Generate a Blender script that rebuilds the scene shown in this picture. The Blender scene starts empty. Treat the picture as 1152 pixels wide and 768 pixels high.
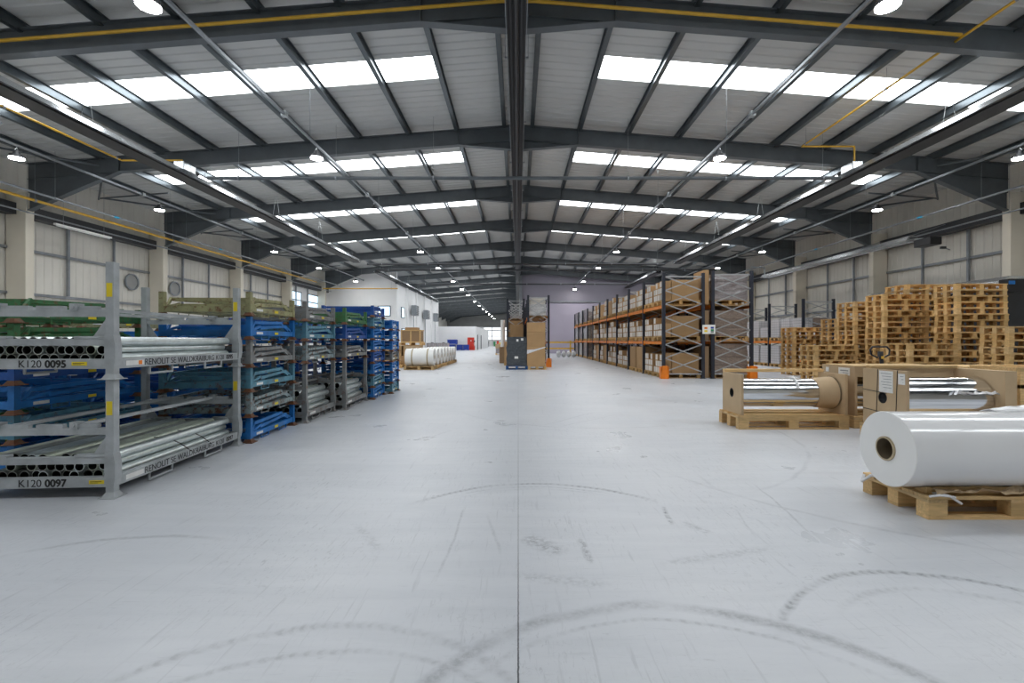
import bpy, math, random
from mathutils import Vector, Matrix
R = random.Random(7)
PI = math.pi
C = bpy.context.scene.collection
H0 = 1.25          # eye height of the photographer
F = 528.0          # focal length in pixels of the 1152-wide frame

# ------------------------------------------------------------------ materials
def new_mat(name):
    m = bpy.data.materials.new(name); m.use_nodes = True
    nt = m.node_tree
    return m, nt, nt.nodes['Principled BSDF']

def N(nt, typ, **kw):
    n = nt.nodes.new(typ)
    for k, v in kw.items(): setattr(n, k, v)
    return n

def mathn(nt, op, a, b=None, c=None, clamp=False):
    n = nt.nodes.new('ShaderNodeMath'); n.operation = op; n.use_clamp = clamp
    for i, v in enumerate((a, b, c)):
        if v is None: continue
        if isinstance(v, (int, float)): n.inputs[i].default_value = v
        else: nt.links.new(v, n.inputs[i])
    return n.outputs[0]

def mixc(nt, fac, a, b):
    n = nt.nodes.new('ShaderNodeMix'); n.data_type = 'RGBA'
    for sock, v in ((n.inputs[0], fac), (n.inputs[6], a), (n.inputs[7], b)):
        if isinstance(v, (int, float)): sock.default_value = v
        elif isinstance(v, tuple): sock.default_value = (v[0], v[1], v[2], 1)
        else: nt.links.new(v, sock)
    return n.outputs[2]

def noise(nt, vec, scale, detail=3, rough=0.55, dist=0.0):
    n = nt.nodes.new('ShaderNodeTexNoise')
    n.inputs['Scale'].default_value = scale; n.inputs['Detail'].default_value = detail
    n.inputs['Roughness'].default_value = rough; n.inputs['Distortion'].default_value = dist
    if vec is not None: nt.links.new(vec, n.inputs['Vector'])
    return n.outputs['Fac']

def ramp(nt, fac, p0, p1, v0=0.0, v1=1.0):
    n = nt.nodes.new('ShaderNodeMapRange'); n.clamp = True
    n.inputs[1].default_value = p0; n.inputs[2].default_value = p1
    n.inputs[3].default_value = v0; n.inputs[4].default_value = v1
    nt.links.new(fac, n.inputs[0]); return n.outputs[0]

def coords(nt, scale=(1, 1, 1), rot=(0, 0, 0), kind='Object'):
    tc = nt.nodes.new('ShaderNodeTexCoord'); mp = nt.nodes.new('ShaderNodeMapping')
    mp.inputs['Scale'].default_value = scale; mp.inputs['Rotation'].default_value = rot
    nt.links.new(tc.outputs[kind], mp.inputs['Vector']); return mp.outputs['Vector']

def plain(name, col, rough=0.5, metal=0.0, var=0.12, vscale=4.0, bump=0.0, coat=0.0):
    m, nt, b = new_mat(name)
    v = coords(nt)
    f = noise(nt, v, vscale, 4)
    f = ramp(nt, f, 0.3, 0.7)
    d = tuple(c * (1 - var) for c in col); l = tuple(min(1, c * (1 + var)) for c in col)
    nt.links.new(mixc(nt, f, d, l), b.inputs['Base Color'])
    b.inputs['Roughness'].default_value = rough; b.inputs['Metallic'].default_value = metal
    b.inputs['Coat Weight'].default_value = coat
    if bump:
        bp = N(nt, 'ShaderNodeBump'); bp.inputs['Strength'].default_value = bump; bp.inputs['Distance'].default_value = 0.01
        nt.links.new(noise(nt, v, vscale * 6, 3), bp.inputs['Height']); nt.links.new(bp.outputs[0], b.inputs['Normal'])
    return m

def painted(name, col, rust=0.0, rough=0.5, rustcol=(0.16, 0.06, 0.025), metal=0.0):
    """worn industrial paint with rust patches"""
    m, nt, b = new_mat(name)
    v = coords(nt)
    base = mixc(nt, ramp(nt, noise(nt, v, 5, 4), 0.35, 0.65), tuple(c * 0.78 for c in col), tuple(min(1, c * 1.15) for c in col))
    r = ramp(nt, noise(nt, v, 16, 6, 0.7), 0.60 - rust, 0.74 - rust)
    nt.links.new(mixc(nt, r, base, rustcol), b.inputs['Base Color'])
    b.inputs['Roughness'].default_value = rough; b.inputs['Metallic'].default_value = metal
    return m

def emit(name, col, strength):
    m, nt, b = new_mat(name)
    b.inputs['Base Color'].default_value = (*col, 1)
    b.inputs['Emission Color'].default_value = (*col, 1); b.inputs['Emission Strength'].default_value = strength
    return m

def wood(name, col, along=(1, 8, 8), dark=0.6):
    m, nt, b = new_mat(name)
    v = coords(nt, along)
    f = noise(nt, v, 6, 5, 0.6, 0.6)
    f2 = noise(nt, coords(nt), 2.3, 2)
    c = mixc(nt, ramp(nt, f, 0.3, 0.72), tuple(x * dark for x in col), col)
    c = mixc(nt, ramp(nt, f2, 0.35, 0.7, 0, 0.45), c, (col[0] * 0.75, col[1] * 0.66, col[2] * 0.5))
    oi = N(nt, 'ShaderNodeObjectInfo')
    hv = N(nt, 'ShaderNodeHueSaturation')
    nt.links.new(ramp(nt, oi.outputs['Random'], 0, 1, 0.72, 1.12), hv.inputs['Value'])
    nt.links.new(c, hv.inputs['Color']); nt.links.new(hv.outputs[0], b.inputs['Base Color'])
    b.inputs['Roughness'].default_value = 0.75
    bp = N(nt, 'ShaderNodeBump'); bp.inputs['Strength'].default_value = 0.25; bp.inputs['Distance'].default_value = 0.004
    nt.links.new(f, bp.inputs['Height']); nt.links.new(bp.outputs[0], b.inputs['Normal'])
    return m

def card(name, col, rough=0.8, rnd=0.15):
    m, nt, b = new_mat(name)
    v = coords(nt)
    c = mixc(nt, ramp(nt, noise(nt, v, 3, 3), 0.3, 0.7), tuple(x * 0.88 for x in col), col)
    oi = N(nt, 'ShaderNodeObjectInfo'); hv = N(nt, 'ShaderNodeHueSaturation')
    nt.links.new(ramp(nt, oi.outputs['Random'], 0, 1, 1 - rnd, 1 + rnd), hv.inputs['Value'])
    nt.links.new(c, hv.inputs['Color']); nt.links.new(hv.outputs[0], b.inputs['Base Color'])
    b.inputs['Roughness'].default_value = rough
    return m

def wrap(name, col, line=0.0):
    """stretch film over cartons: creases, soft shine, carton joints below"""
    m, nt, b = new_mat(name)
    v = coords(nt)
    cre = noise(nt, coords(nt, (1.2, 1.2, 5.0)), 5, 6, 0.7, 1.5)
    c = mixc(nt, ramp(nt, cre, 0.42, 0.62), tuple(x * 0.78 for x in col), tuple(min(1, x * 1.12 + 0.03) for x in col))
    if line:
        sep = N(nt, 'ShaderNodeSeparateXYZ'); nt.links.new(v, sep.inputs[0])
        z = mathn(nt, 'FRACT', mathn(nt, 'DIVIDE', sep.outputs[2], line))
        k = mathn(nt, 'LESS_THAN', z, 0.07)
        c = mixc(nt, mathn(nt, 'MULTIPLY', k, 0.55), c, tuple(x * 0.3 for x in col))
    w = ramp(nt, noise(nt, coords(nt, (2, 2, 1)), 7, 5, 0.7, 2), 0.63, 0.72, 0, 0.5)
    c = mixc(nt, w, c, (0.75, 0.75, 0.77))
    nt.links.new(c, b.inputs['Base Color'])
    b.inputs['Roughness'].default_value = 0.28; b.inputs['Coat Weight'].default_value = 0.6
    bp = N(nt, 'ShaderNodeBump'); bp.inputs['Strength'].default_value = 0.5; bp.inputs['Distance'].default_value = 0.02
    nt.links.new(cre, bp.inputs['Height']); nt.links.new(bp.outputs[0], b.inputs['Normal'])
    return m

def gridwrap(name, col, bw, bh):
    """white film over a stack of small boxes, joints showing"""
    m, nt, b = new_mat(name)
    tc = N(nt, 'ShaderNodeTexCoord'); sep = N(nt, 'ShaderNodeSeparateXYZ'); nt.links.new(tc.outputs['Object'], sep.inputs[0])
    xy = mathn(nt, 'ADD', sep.outputs[0], sep.outputs[1])
    a = mathn(nt, 'LESS_THAN', mathn(nt, 'FRACT', mathn(nt, 'DIVIDE', xy, bw)), 0.10)
    c_ = mathn(nt, 'LESS_THAN', mathn(nt, 'FRACT', mathn(nt, 'DIVIDE', sep.outputs[2], bh)), 0.14)
    k = mathn(nt, 'MULTIPLY', mathn(nt, 'MAXIMUM', a, c_), 0.6)
    nt.links.new(mixc(nt, k, col, tuple(x * 0.35 for x in col)), b.inputs['Base Color'])
    b.inputs['Roughness'].default_value = 0.35; b.inputs['Coat Weight'].default_value = 0.4
    return m

M = {}
M['steel'] = plain('dark_grey_structural_steel', (0.090, 0.103, 0.113), 0.45, 0.0, 0.15, 2.0)
M['purlin'] = plain('galvanised_grey_purlin', (0.10, 0.118, 0.13), 0.30, 0.6, 0.12, 3.0)
M['roof'] = plain('pale_grey_roof_sheet', (0.52, 0.52, 0.505), 0.5, 0, 0.07, 0.5)
M['wall'] = plain('cream_wall_cladding', (0.66, 0.635, 0.575), 0.6, 0, 0.10, 0.45)
M['walldark'] = plain('dull_grey_sheet', (0.30, 0.30, 0.29), 0.6, 0, 0.1, 0.6)
M['column'] = plain('cream_painted_column', (0.68, 0.63, 0.53), 0.6, 0, 0.06, 0.7)
M['white'] = plain('white_painted_wall', (0.90, 0.895, 0.89), 0.6, 0, 0.05, 0.6)
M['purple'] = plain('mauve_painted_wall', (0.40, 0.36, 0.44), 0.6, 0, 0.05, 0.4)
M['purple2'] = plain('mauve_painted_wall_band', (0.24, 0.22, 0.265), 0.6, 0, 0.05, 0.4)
M['black'] = plain('matt_black_metal', (0.012, 0.012, 0.014), 0.45)
M['charcoal'] = plain('charcoal_metal', (0.03, 0.032, 0.036), 0.5)
M['galv'] = plain('galvanised_steel', (0.50, 0.53, 0.54), 0.32, 0.85, 0.14, 12)
M['pipe_a'] = plain('bright_galvanised_tube', (0.66, 0.72, 0.72), 0.28, 0.8, 0.16, 9)
M['pipe_b'] = plain('dull_galvanised_tube', (0.34, 0.36, 0.34), 0.42, 0.7, 0.25, 9)
M['pipe_c'] = plain('grey_green_tube', (0.50, 0.55, 0.47), 0.38, 0.55, 0.2, 9)
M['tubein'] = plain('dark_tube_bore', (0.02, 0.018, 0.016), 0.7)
M['silver'] = plain('aluminium_reflector', (0.74, 0.76, 0.78), 0.25, 0.9, 0.08, 3)
M['conduit'] = plain('grey_conduit', (0.28, 0.30, 0.32), 0.35, 0.6)
M['gas'] = plain('yellow_gas_pipe', (0.62, 0.36, 0.03), 0.4)
M['bluetape'] = plain('blue_pipe_tape', (0.03, 0.30, 0.50), 0.5)
M['stillgrey'] = painted('grey_stillage_paint', (0.40, 0.425, 0.44), -0.2, 0.42)
M['stillgrey2'] = painted('worn_grey_stillage_paint', (0.22, 0.23, 0.23), 0.06, 0.5)
M['stillblue'] = painted('bright_blue_stillage_paint', (0.015, 0.17, 0.50), -0.03, 0.45)
M['stillnavy'] = painted('deep_blue_stillage_paint', (0.015, 0.085, 0.33), -0.02, 0.5)
M['stillteal'] = painted('pale_blue_stillage_paint', (0.10, 0.27, 0.37), 0.06, 0.55)
M['stillrust'] = painted('rusty_pale_blue_paint', (0.25, 0.33, 0.35), 0.12, 0.6)
M['stillyellow'] = painted('rusty_olive_yellow_paint', (0.34, 0.33, 0.17), 0.08, 0.6)
M['stillgreen'] = painted('worn_green_stillage_paint', (0.045, 0.17, 0.06), 0.07, 0.55)
M['rustcollar'] = painted('rusty_collar', (0.14, 0.09, 0.05), 0.2, 0.7)
M['yellow'] = plain('yellow_label', (0.80, 0.62, 0.02), 0.5)
M['ink'] = plain('black_lettering', (0.012, 0.012, 0.012), 0.6)
M['paper'] = plain('white_paper_label', (0.80, 0.80, 0.78), 0.6, 0, 0.05, 20)
M['orangebeam'] = plain('orange_rack_beam', (0.75, 0.22, 0.015), 0.4)
M['guard'] = plain('orange_upright_guard', (0.85, 0.22, 0.01), 0.4)
M['rackblue'] = plain('navy_rack_upright', (0.018, 0.022, 0.035), 0.4)
M['brace'] = plain('galvanised_rack_brace', (0.48, 0.49, 0.50), 0.35, 0.6)
M['deck'] = wood('rack_timber_deck', (0.55, 0.34, 0.15))
M['pallet'] = wood('pine_pallet_timber', (0.90, 0.62, 0.30))
M['pallet_y'] = wood('pallet_timber_cross', (0.84, 0.60, 0.32), (8, 1, 8))
M['oldpallet'] = wood('weathered_pallet_timber', (0.86, 0.56, 0.235), (1, 8, 8), 0.6)
M['bluepallet'] = painted('blue_painted_pallet', (0.02, 0.10, 0.30), -0.05, 0.6)
M['board'] = card('kraft_brown_board', (0.56, 0.41, 0.25), rnd=0.06)
M['carton'] = card('brown_carton', (0.46, 0.285, 0.135))
M['carton2'] = card('dark_brown_carton', (0.36, 0.235, 0.13))
M['whitecarton'] = card('white_carton_face', (0.70, 0.66, 0.60))
M['tape'] = plain('carton_tape', (0.42, 0.28, 0.14), 0.3)
M['wrapbrown'] = wrap('film_over_brown_cartons', (0.30, 0.225, 0.18), 0.28)
M['wrapgrey'] = wrap('film_over_grey_cartons', (0.36, 0.32, 0.32), 0.3)
M['wrapwhite'] = wrap('clear_film_over_white_goods', (0.66, 0.66, 0.66))
M['wrapdark'] = wrap('dark_film_wrap', (0.035, 0.045, 0.055))
M['gridwhite'] = gridwrap('film_over_white_boxes', (0.62, 0.61, 0.62), 0.16, 0.12)
M['film'] = plain('white_film_roll', (0.90, 0.90, 0.91), 0.16, 0, 0.01, 3, coat=0.5)
M['filmend'] = plain('white_film_roll_end', (0.88, 0.875, 0.86), 0.55, 0, 0.02, 3)
M['farfilm'] = plain('white_wrapped_roll', (0.80, 0.80, 0.78), 0.3, 0, 0.04, 3)
M['core'] = card('cardboard_core', (0.52, 0.42, 0.28), rnd=0)
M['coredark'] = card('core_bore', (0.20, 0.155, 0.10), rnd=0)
M['strap'] = plain('tan_strap', (0.40, 0.33, 0.20), 0.4)
M['blackstrap'] = plain('black_strap', (0.02, 0.02, 0.02), 0.4)
M['whitestrap'] = plain('white_ribbon', (0.80, 0.80, 0.80), 0.4)
M['red'] = plain('red_door_paint', (0.70, 0.045, 0.02), 0.4)
M['binblue'] = plain('blue_plastic_bin', (0.01, 0.045, 0.33), 0.4)
M['railyellow'] = plain('yellow_barrier', (0.70, 0.42, 0.05), 0.45)
M['green'] = plain('green_plastic', (0.03, 0.25, 0.09), 0.5)
M['glass'] = emit('daylit_window_pane', (0.62, 0.80, 0.95), 1.0)
M['sky'] = emit('daylit_translucent_rooflight', (0.93, 0.97, 1.0), 6.0)
M['fillsky'] = emit('far_rooflight_fill_glow', (0.93, 0.97, 1.0), 6.0)  # far rooflight bands, glow raised as added fill for the far hall
M['farwin'] = emit('daylit_translucent_panel', (0.95, 0.97, 1.0), 0.7)
M['lamp'] = emit('led_lens', (1.0, 0.97, 0.92), 75.0)
M['bag'] = plain('crumpled_clear_bag', (0.78, 0.78, 0.80), 0.15, 0.0, 0.1, 8, 0.6, 0.8)

# foil: mirror-like metallised film with tight circumferential streaks
def foil():
    m, nt, b = new_mat('metallised_foil')
    v = coords(nt, (0.6, 30, 30))
    f = noise(nt, v, 2.0, 3)
    nt.links.new(mixc(nt, ramp(nt, f, 0.3, 0.7), (0.62, 0.64, 0.67), (0.9, 0.91, 0.93)), b.inputs['Base Color'])
    b.inputs['Metallic'].default_value = 1.0; b.inputs['Roughness'].default_value = 0.10
    bp = N(nt, 'ShaderNodeBump'); bp.inputs['Strength'].default_value = 0.12; bp.inputs['Distance'].default_value = 0.01
    nt.links.new(f, bp.inputs['Height']); nt.links.new(bp.outputs[0], b.inputs['Normal'])
    return m
M['foil'] = foil()

def floor_mat():
    m, nt, b = new_mat('painted_concrete_floor')
    tc = N(nt, 'ShaderNodeTexCoord'); sep = N(nt, 'ShaderNodeSeparateXYZ')
    P = tc.outputs['Object']
    nt.links.new(P, sep.inputs[0]); X, Y = sep.outputs[0], sep.outputs[1]
    big = noise(nt, P, 0.5, 3)
    col = mixc(nt, ramp(nt, big, 0.3, 0.7), (0.56, 0.58, 0.615), (0.64, 0.655, 0.685))
    # broad cross-wise roller marks
    st = noise(nt, coords(nt, (0.6, 5.0, 1)), 1.6, 5, 0.65, 0.5)
    col = mixc(nt, ramp(nt, st, 0.40, 0.75, 0, 0.35), col, (0.44, 0.465, 0.50))
    marks = []
    warp = noise(nt, P, 1.3, 3)
    tread = noise(nt, P, 28, 3, 0.7)
    brk = ramp(nt, noise(nt, P, 2.2, 4), 0.36, 0.55)
    def arc(cx, cy, r, w, a0, a1, s, tr=True):
        dx = mathn(nt, 'SUBTRACT', X, cx); dy = mathn(nt, 'SUBTRACT', Y, cy)
        d = mathn(nt, 'SQRT', mathn(nt, 'ADD', mathn(nt, 'MULTIPLY', dx, dx), mathn(nt, 'MULTIPLY', dy, dy)))
        d = mathn(nt, 'ADD', d, mathn(nt, 'MULTIPLY', mathn(nt, 'SUBTRACT', warp, 0.5), 0.12))
        e = mathn(nt, 'ABSOLUTE', mathn(nt, 'SUBTRACT', d, r))
        band = ramp(nt, e, w, w * 0.25)
        ang = mathn(nt, 'ARCTAN2', dy, dx)
        k = mathn(nt, 'MULTIPLY', ramp(nt, ang, a0, a0 + 0.35), ramp(nt, ang, a1, a1 - 0.35))
        if tr:
            t = mathn(nt, 'SINE', mathn(nt, 'ADD', mathn(nt, 'ADD', mathn(nt, 'MULTIPLY', ang, r * 120), mathn(nt, 'MULTIPLY', e, 70)), mathn(nt, 'MULTIPLY', warp, 30)))
            t = ramp(nt, t, -0.2, 0.6, 0.55, 1.0)
            band = mathn(nt, 'MULTIPLY', band, t)
        q = mathn(nt, 'MULTIPLY', mathn(nt, 'MULTIPLY', band, k), s)
        marks.append(mathn(nt, 'MULTIPLY', mathn(nt, 'MULTIPLY', q, ramp(nt, tread, 0.35, 0.6, 0.4, .95)), ramp(nt, brk, 0, 1, 0.25, 1.0)))
    def seg(x0, y0, x1, y1, w, s, tr=False):
        L = math.hypot(x1 - x0, y1 - y0); ux, uy = (x1 - x0) / L, (y1 - y0) / L
        dx = mathn(nt, 'SUBTRACT', X, x0); dy = mathn(nt, 'SUBTRACT', Y, y0)
        al = mathn(nt, 'ADD', mathn(nt, 'MULTIPLY', dx, ux), mathn(nt, 'MULTIPLY', dy, uy))
        ac = mathn(nt, 'SUBTRACT', mathn(nt, 'MULTIPLY', dx, uy), mathn(nt, 'MULTIPLY', dy, ux))
        ac = mathn(nt, 'ADD', ac, mathn(nt, 'MULTIPLY', mathn(nt, 'SUBTRACT', warp, 0.5), 0.10))
        k = mathn(nt, 'MULTIPLY', ramp(nt, al, 0, L * .2), ramp(nt, al, L, L * .8))
        q = mathn(nt, 'MULTIPLY', ramp(nt, mathn(nt, 'ABSOLUTE', ac), w, w * .2), k)
        marks.append(mathn(nt, 'MULTIPLY', mathn(nt, 'MULTIPLY', q, ramp(nt, tread, 0.42, 0.6, 0.1 if tr else 0.4, 1.0)), s))
    seg(2.06, 4.15, 1.88, 2.85, .014, .40); seg(1.62, 3.5, 1.50, 2.95, .012, .25)
    seg(-.40, 3.6, -.42, 2.4, .012, .30); seg(-.22, 3.4, -.10, 2.7, .016, .22)
    seg(1.09, 3.55, 1.04, 3.18, .022, .75, True); seg(1.12, 3.25, 1.25, 3.02, .05, .35, True)
    seg(.02, 3.0, .28, 2.75, .10, .50, True); seg(.40, 2.98, .41, 2.62, .03, .60, True)
    seg(.75, 2.6, 1.6, 2.85, .05, .28, True); seg(-1.1, 3.2, -.8, 2.75, .05, .25, True); seg(-.05, 2.5, .5, 2.4, .07, .25, True)
    seg(-1.25, 5.8, -.9, 6.6, .03, .3, True); seg(.35, 6.9, 1.4, 8.3, .025, .3); seg(.5, 6.7, 1.7, 8.0, .02, .25)
    arc(0.15, 2.93, 1.16, 0.035, 0.6, 2.6, 0.75)
    arc(0.15, 2.93, 1.08, 0.022, 0.9, 2.3, 0.45)
    arc(0.15, 2.93, 1.02, 0.02, 0.9, 2.4, 0.25)
    arc(0.60, 1.12, 1.09, 0.05, 0.3, 2.9, 0.5, False)
    arc(0.60, 1.12, 0.98, 0.02, 0.5, 2.6, 0.35)
    arc(1.98, 1.55, 0.97, 0.032, 0.3, 2.7, 0.75)
    arc(1.98, 1.55, 0.80, 0.03, 0.5, 2.3, 0.35)
    arc(-0.75, 1.15, 0.92, 0.035, 0.5, 2.7, 0.45)
    arc(-0.70, 1.02, 0.88, 0.025, 0.6, 2.6, 0.35)
    arc(-2.2, 1.7, 1.30, 0.03, 1.2, 2.9, 0.40, False)
    arc(-3.3, 2.55, 0.32, 0.02, -1.3, 1.4, 0.5, False)
    arc(1.2, 9.0, 2.3, 0.05, -2.9, -1.0, 0.30)
    arc(1.7, 9.2, 1.6, 0.05, 0.2, 2.9, 0.28)
    arc(0.2, 6.8, 3.4, 0.03, -1.2, 0.3, 0.25, False)
    arc(4.4, 5.6, 3.2, 0.03, -2.9, -1.9, 0.35, False)
    # short scuffs and tread flecks
    pat = ramp(nt, noise(nt, P, 0.9, 3), 0.42, 0.66)
    s1 = ramp(nt, noise(nt, coords(nt, (26, 5, 1), (0, 0, 0.5)), 2.0, 4, 0.7, 0.8), 0.575, 0.66)
    marks.append(mathn(nt, 'MULTIPLY', mathn(nt, 'MULTIPLY', s1, pat), 0.34))
    s2 = ramp(nt, noise(nt, coords(nt, (4, 30, 1), (0, 0, 0.25)), 2.2, 4, 0.7, 0.6), 0.585, 0.68)
    marks.append(mathn(nt, 'MULTIPLY', mathn(nt, 'MULTIPLY', s2, brk), 0.14))
    s4 = ramp(nt, noise(nt, coords(nt, (40, 2.2, 1), (0, 0, -0.2)), 1.0, 3, 0.6, 0.5), 0.60, 0.70)
    marks.append(mathn(nt, 'MULTIPLY', s4, 0.16))
    near = ramp(nt, Y, 6.5, 2.5)
    s3 = ramp(nt, noise(nt, P, 22, 4, 0.7, 1.5), 0.60, 0.70)
    marks.append(mathn(nt, 'MULTIPLY', mathn(nt, 'MULTIPLY', s3, pat), mathn(nt, 'MULTIPLY', near, 0.35)))
    tot = marks[0]
    for q in marks[1:]: tot = mathn(nt, 'MAXIMUM', tot, q)
    col = mixc(nt, tot, col, (0.13, 0.14, 0.16))
    # saw-cut joints: down the middle and across
    jx = mathn(nt, 'LESS_THAN', mathn(nt, 'ABSOLUTE', mathn(nt, 'ADD', X, mathn(nt, 'MULTIPLY', mathn(nt, 'SUBTRACT', tread, 0.5), 0.006))), 0.0035)
    jn = mathn(nt, 'MULTIPLY', jx, ramp(nt, Y, 2.9, 1.7, 0.42, 1.0))
    jy = None #mathn(nt, 'LESS_THAN', mathn(nt, 'ABSOLUTE', mathn(nt, 'SUBTRACT', mathn(nt, 'FRACT', mathn(nt, 'DIVIDE', mathn(nt, 'ADD', Y, 0.4), 6.0)), 0.5)), 0.0008)
    col = mixc(nt, jn, col, (0.05, 0.055, 0.06))
    nt.links.new(col, b.inputs['Base Color'])
    rg = ramp(nt, noise(nt, P, 1.2, 4), 0.3, 0.7, 0.26, 0.42)
    nt.links.new(mathn(nt, 'ADD', rg, mathn(nt, 'MULTIPLY', tot, 0.3)), b.inputs['Roughness'])
    b.inputs['Specular IOR Level'].default_value = 0.5
    bp = N(nt, 'ShaderNodeBump'); bp.inputs['Strength'].default_value = 0.10; bp.inputs['Distance'].default_value = 0.006
    nt.links.new(noise(nt, coords(nt, (1, 2, 1)), 3, 1), bp.inputs['Height']); nt.links.new(bp.outputs[0], b.inputs['Normal'])
    return m
M['floor'] = floor_mat()

# ------------------------------------------------------------------ mesh building
class MB:
    def __init__(s): s.v = []; s.f = []; s.mi = []; s.sm = []
    def add(s, vs, fs, mi=0, smooth=False):
        o = len(s.v); s.v += [tuple(p) for p in vs]
        for f in fs: s.f.append(tuple(i + o for i in f)); s.mi.append(mi); s.sm.append(smooth)
        return s
    def box(s, x0, x1, y0, y1, z0, z1, mi=0):
        vs = [(x, y, z) for z in (z0, z1) for y in (y0, y1) for x in (x0, x1)]
        return s.add(vs, [(0, 2, 3, 1), (4, 5, 7, 6), (0, 1, 5, 4), (2, 6, 7, 3), (0, 4, 6, 2), (1, 3, 7, 5)], mi)
    def bar(s, p, q, w, h, up=(0, 0, 1), mi=0):
        """rectangular bar from p to q; w across, h along up"""
        p, q = Vector(p), Vector(q); d = (q - p).normalized(); up = Vector(up)
        sd = d.cross(up)
        if sd.length < 1e-5: sd = d.cross(Vector((0, 1, 0)))
        sd.normalize(); u = sd.cross(d).normalized()
        vs = []
        for c in (p, q):
            for a, b_ in ((-1, -1), (1, -1), (1, 1), (-1, 1)):
                vs.append(c + sd * (a * w / 2) + u * (b_ * h / 2))
        return s.add(vs, [(0, 1, 2, 3), (7, 6, 5, 4), (0, 4, 5, 1), (1, 5, 6, 2), (2, 6, 7, 3), (3, 7, 4, 0)], mi)
    def tube(s, p, q, r, n=10, r2=None, mi=0, caps=True):
        p, q = Vector(p), Vector(q); d = (q - p).normalized()
        a = d.orthogonal().normalized(); b_ = d.cross(a); r2 = r if r2 is None else r2
        vs = [p + (a * math.cos(t) + b_ * math.sin(t)) * r for t in [2 * PI * i / n for i in range(n)]]
        vs += [q + (a * math.cos(t) + b_ * math.sin(t)) * r2 for t in [2 * PI * i / n for i in range(n)]]
        s.add(vs, [(i, (i + 1) % n, n + (i + 1) % n, n + i) for i in range(n)], mi, True)
        if caps: s.add([*vs[:n]], [tuple(range(n))[::-1]], mi); s.add([*vs[n:]], [tuple(range(n))], mi)
        return s
    def pipe(s, p, q, r, ri, n=14, mi=0, mi_in=1, depth=None):
        """hollow tube with open ends"""
        p, q = Vector(p), Vector(q); d = (q - p).normalized()
        a = d.orthogonal().normalized(); b_ = d.cross(a)
        ring = lambda c, rr: [c + (a * math.cos(2 * PI * i / n) + b_ * math.sin(2 * PI * i / n)) * rr for i in range(n)]
        vs = ring(p, r) + ring(q, r) + ring(q, ri) + ring(p, ri)
        F_ = lambda k, l: [(k * n + i, k * n + (i + 1) % n, l * n + (i + 1) % n, l * n + i) for i in range(n)]
        s.add(vs, F_(0, 1), mi, True); s.add(vs, F_(1, 2), mi); s.add(vs, F_(2, 3), mi_in, True); s.add(vs, F_(3, 0), mi)
        return s
    def path(s, pts, r, n=8, mi=0):
        for a, b_ in zip(pts, pts[1:]): s.tube(a, b_, r, n, mi=mi)
        for p in pts[1:-1]: s.ball(p, r * 1.02, mi)
        return s
    def ball(s, c, r, mi=0, n=8, m=5, sz=(1, 1, 1)):
        vs = [(c[0], c[1], c[2] + r * sz[2])]
        for j in range(1, m):
            t = PI * j / m
            for i in range(n):
                u = 2 * PI * i / n
                vs.append((c[0] + r * sz[0] * math.sin(t) * math.cos(u), c[1] + r * sz[1] * math.sin(t) * math.sin(u), c[2] + r * sz[2] * math.cos(t)))
        vs.append((c[0], c[1], c[2] - r * sz[2])); L = len(vs) - 1
        fs = [(0, 1 + i, 1 + (i + 1) % n) for i in range(n)]
        for j in range(m - 2):
            o = 1 + j * n
            fs += [(o + i, o + n + i, o + n + (i + 1) % n, o + (i + 1) % n) for i in range(n)]
        o = 1 + (m - 2) * n; fs += [(o + i, L, o + (i + 1) % n) for i in range(n)]
        return s.add(vs, fs, mi, True)
    def prism(s, poly, axis, a0, a1, mi=0):
        """poly: 2-D outline; extruded along axis 'x','y' or 'z' from a0 to a1"""
        def P3(p, a): return {'x': (a, p[0], p[1]), 'y': (p[0], a, p[1]), 'z': (p[0], p[1], a)}[axis]
        n = len(poly); vs = [P3(p, a0) for p in poly] + [P3(p, a1) for p in poly]
        return s.add(vs, [tuple(range(n)), tuple(range(2 * n - 1, n - 1, -1))] + [(i, n + i, n + (i + 1) % n, (i + 1) % n)[::-1] for i in range(n)], mi)
    def disc(s, c, r, axis='x', n=28, ri=0, mi=0):
        def P3(u, v): return {'x': (c[0], c[1] + u, c[2] + v), 'y': (c[0] + u, c[1], c[2] + v), 'z': (c[0] + u, c[1] + v, c[2])}[axis]
        vs = [P3(r * math.cos(2 * PI * i / n), r * math.sin(2 * PI * i / n)) for i in range(n)]
        if ri:
            vs += [P3(ri * math.cos(2 * PI * i / n), ri * math.sin(2 * PI * i / n)) for i in range(n)]
            return s.add(vs, [(i, (i + 1) % n, n + (i + 1) % n, n + i) for i in range(n)], mi)
        return s.add(vs, [tuple(range(n))], mi)
    def mesh(s, name, mats):
        me = bpy.data.meshes.new(name); me.from_pydata(s.v, [], s.f)
        for m in (mats if isinstance(mats, (list, tuple)) else [mats]): me.materials.append(M[m] if isinstance(m, str) else m)
        me.polygons.foreach_set('material_index', s.mi); me.polygons.foreach_set('use_smooth', s.sm)
        me.update()
        import bmesh
        b = bmesh.new(); b.from_mesh(me); bmesh.ops.recalc_face_normals(b, faces=b.faces); b.to_mesh(me); b.free()
        return me
    def obj(s, name, mats, parent=None, bevel=0, loc=None):
        return mo(name, s.mesh(name, mats), parent, bevel, loc)

def mo(name, me, parent=None, bevel=0, loc=None):
    o = bpy.data.objects.new(name, me); C.objects.link(o)
    if parent is not None: o.parent = parent
    if loc is not None: o.location = loc
    if bevel:
        m = o.modifiers.new('edge', 'BEVEL'); m.width = bevel; m.segments = 2; m.limit_method = 'ANGLE'
    return o

def empty(name, loc=(0, 0, 0), rz=0):
    o = bpy.data.objects.new(name, None); C.objects.link(o); o.location = loc; o.rotation_euler = (0, 0, rz)
    o.empty_display_size = 0.2
    return o

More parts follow.
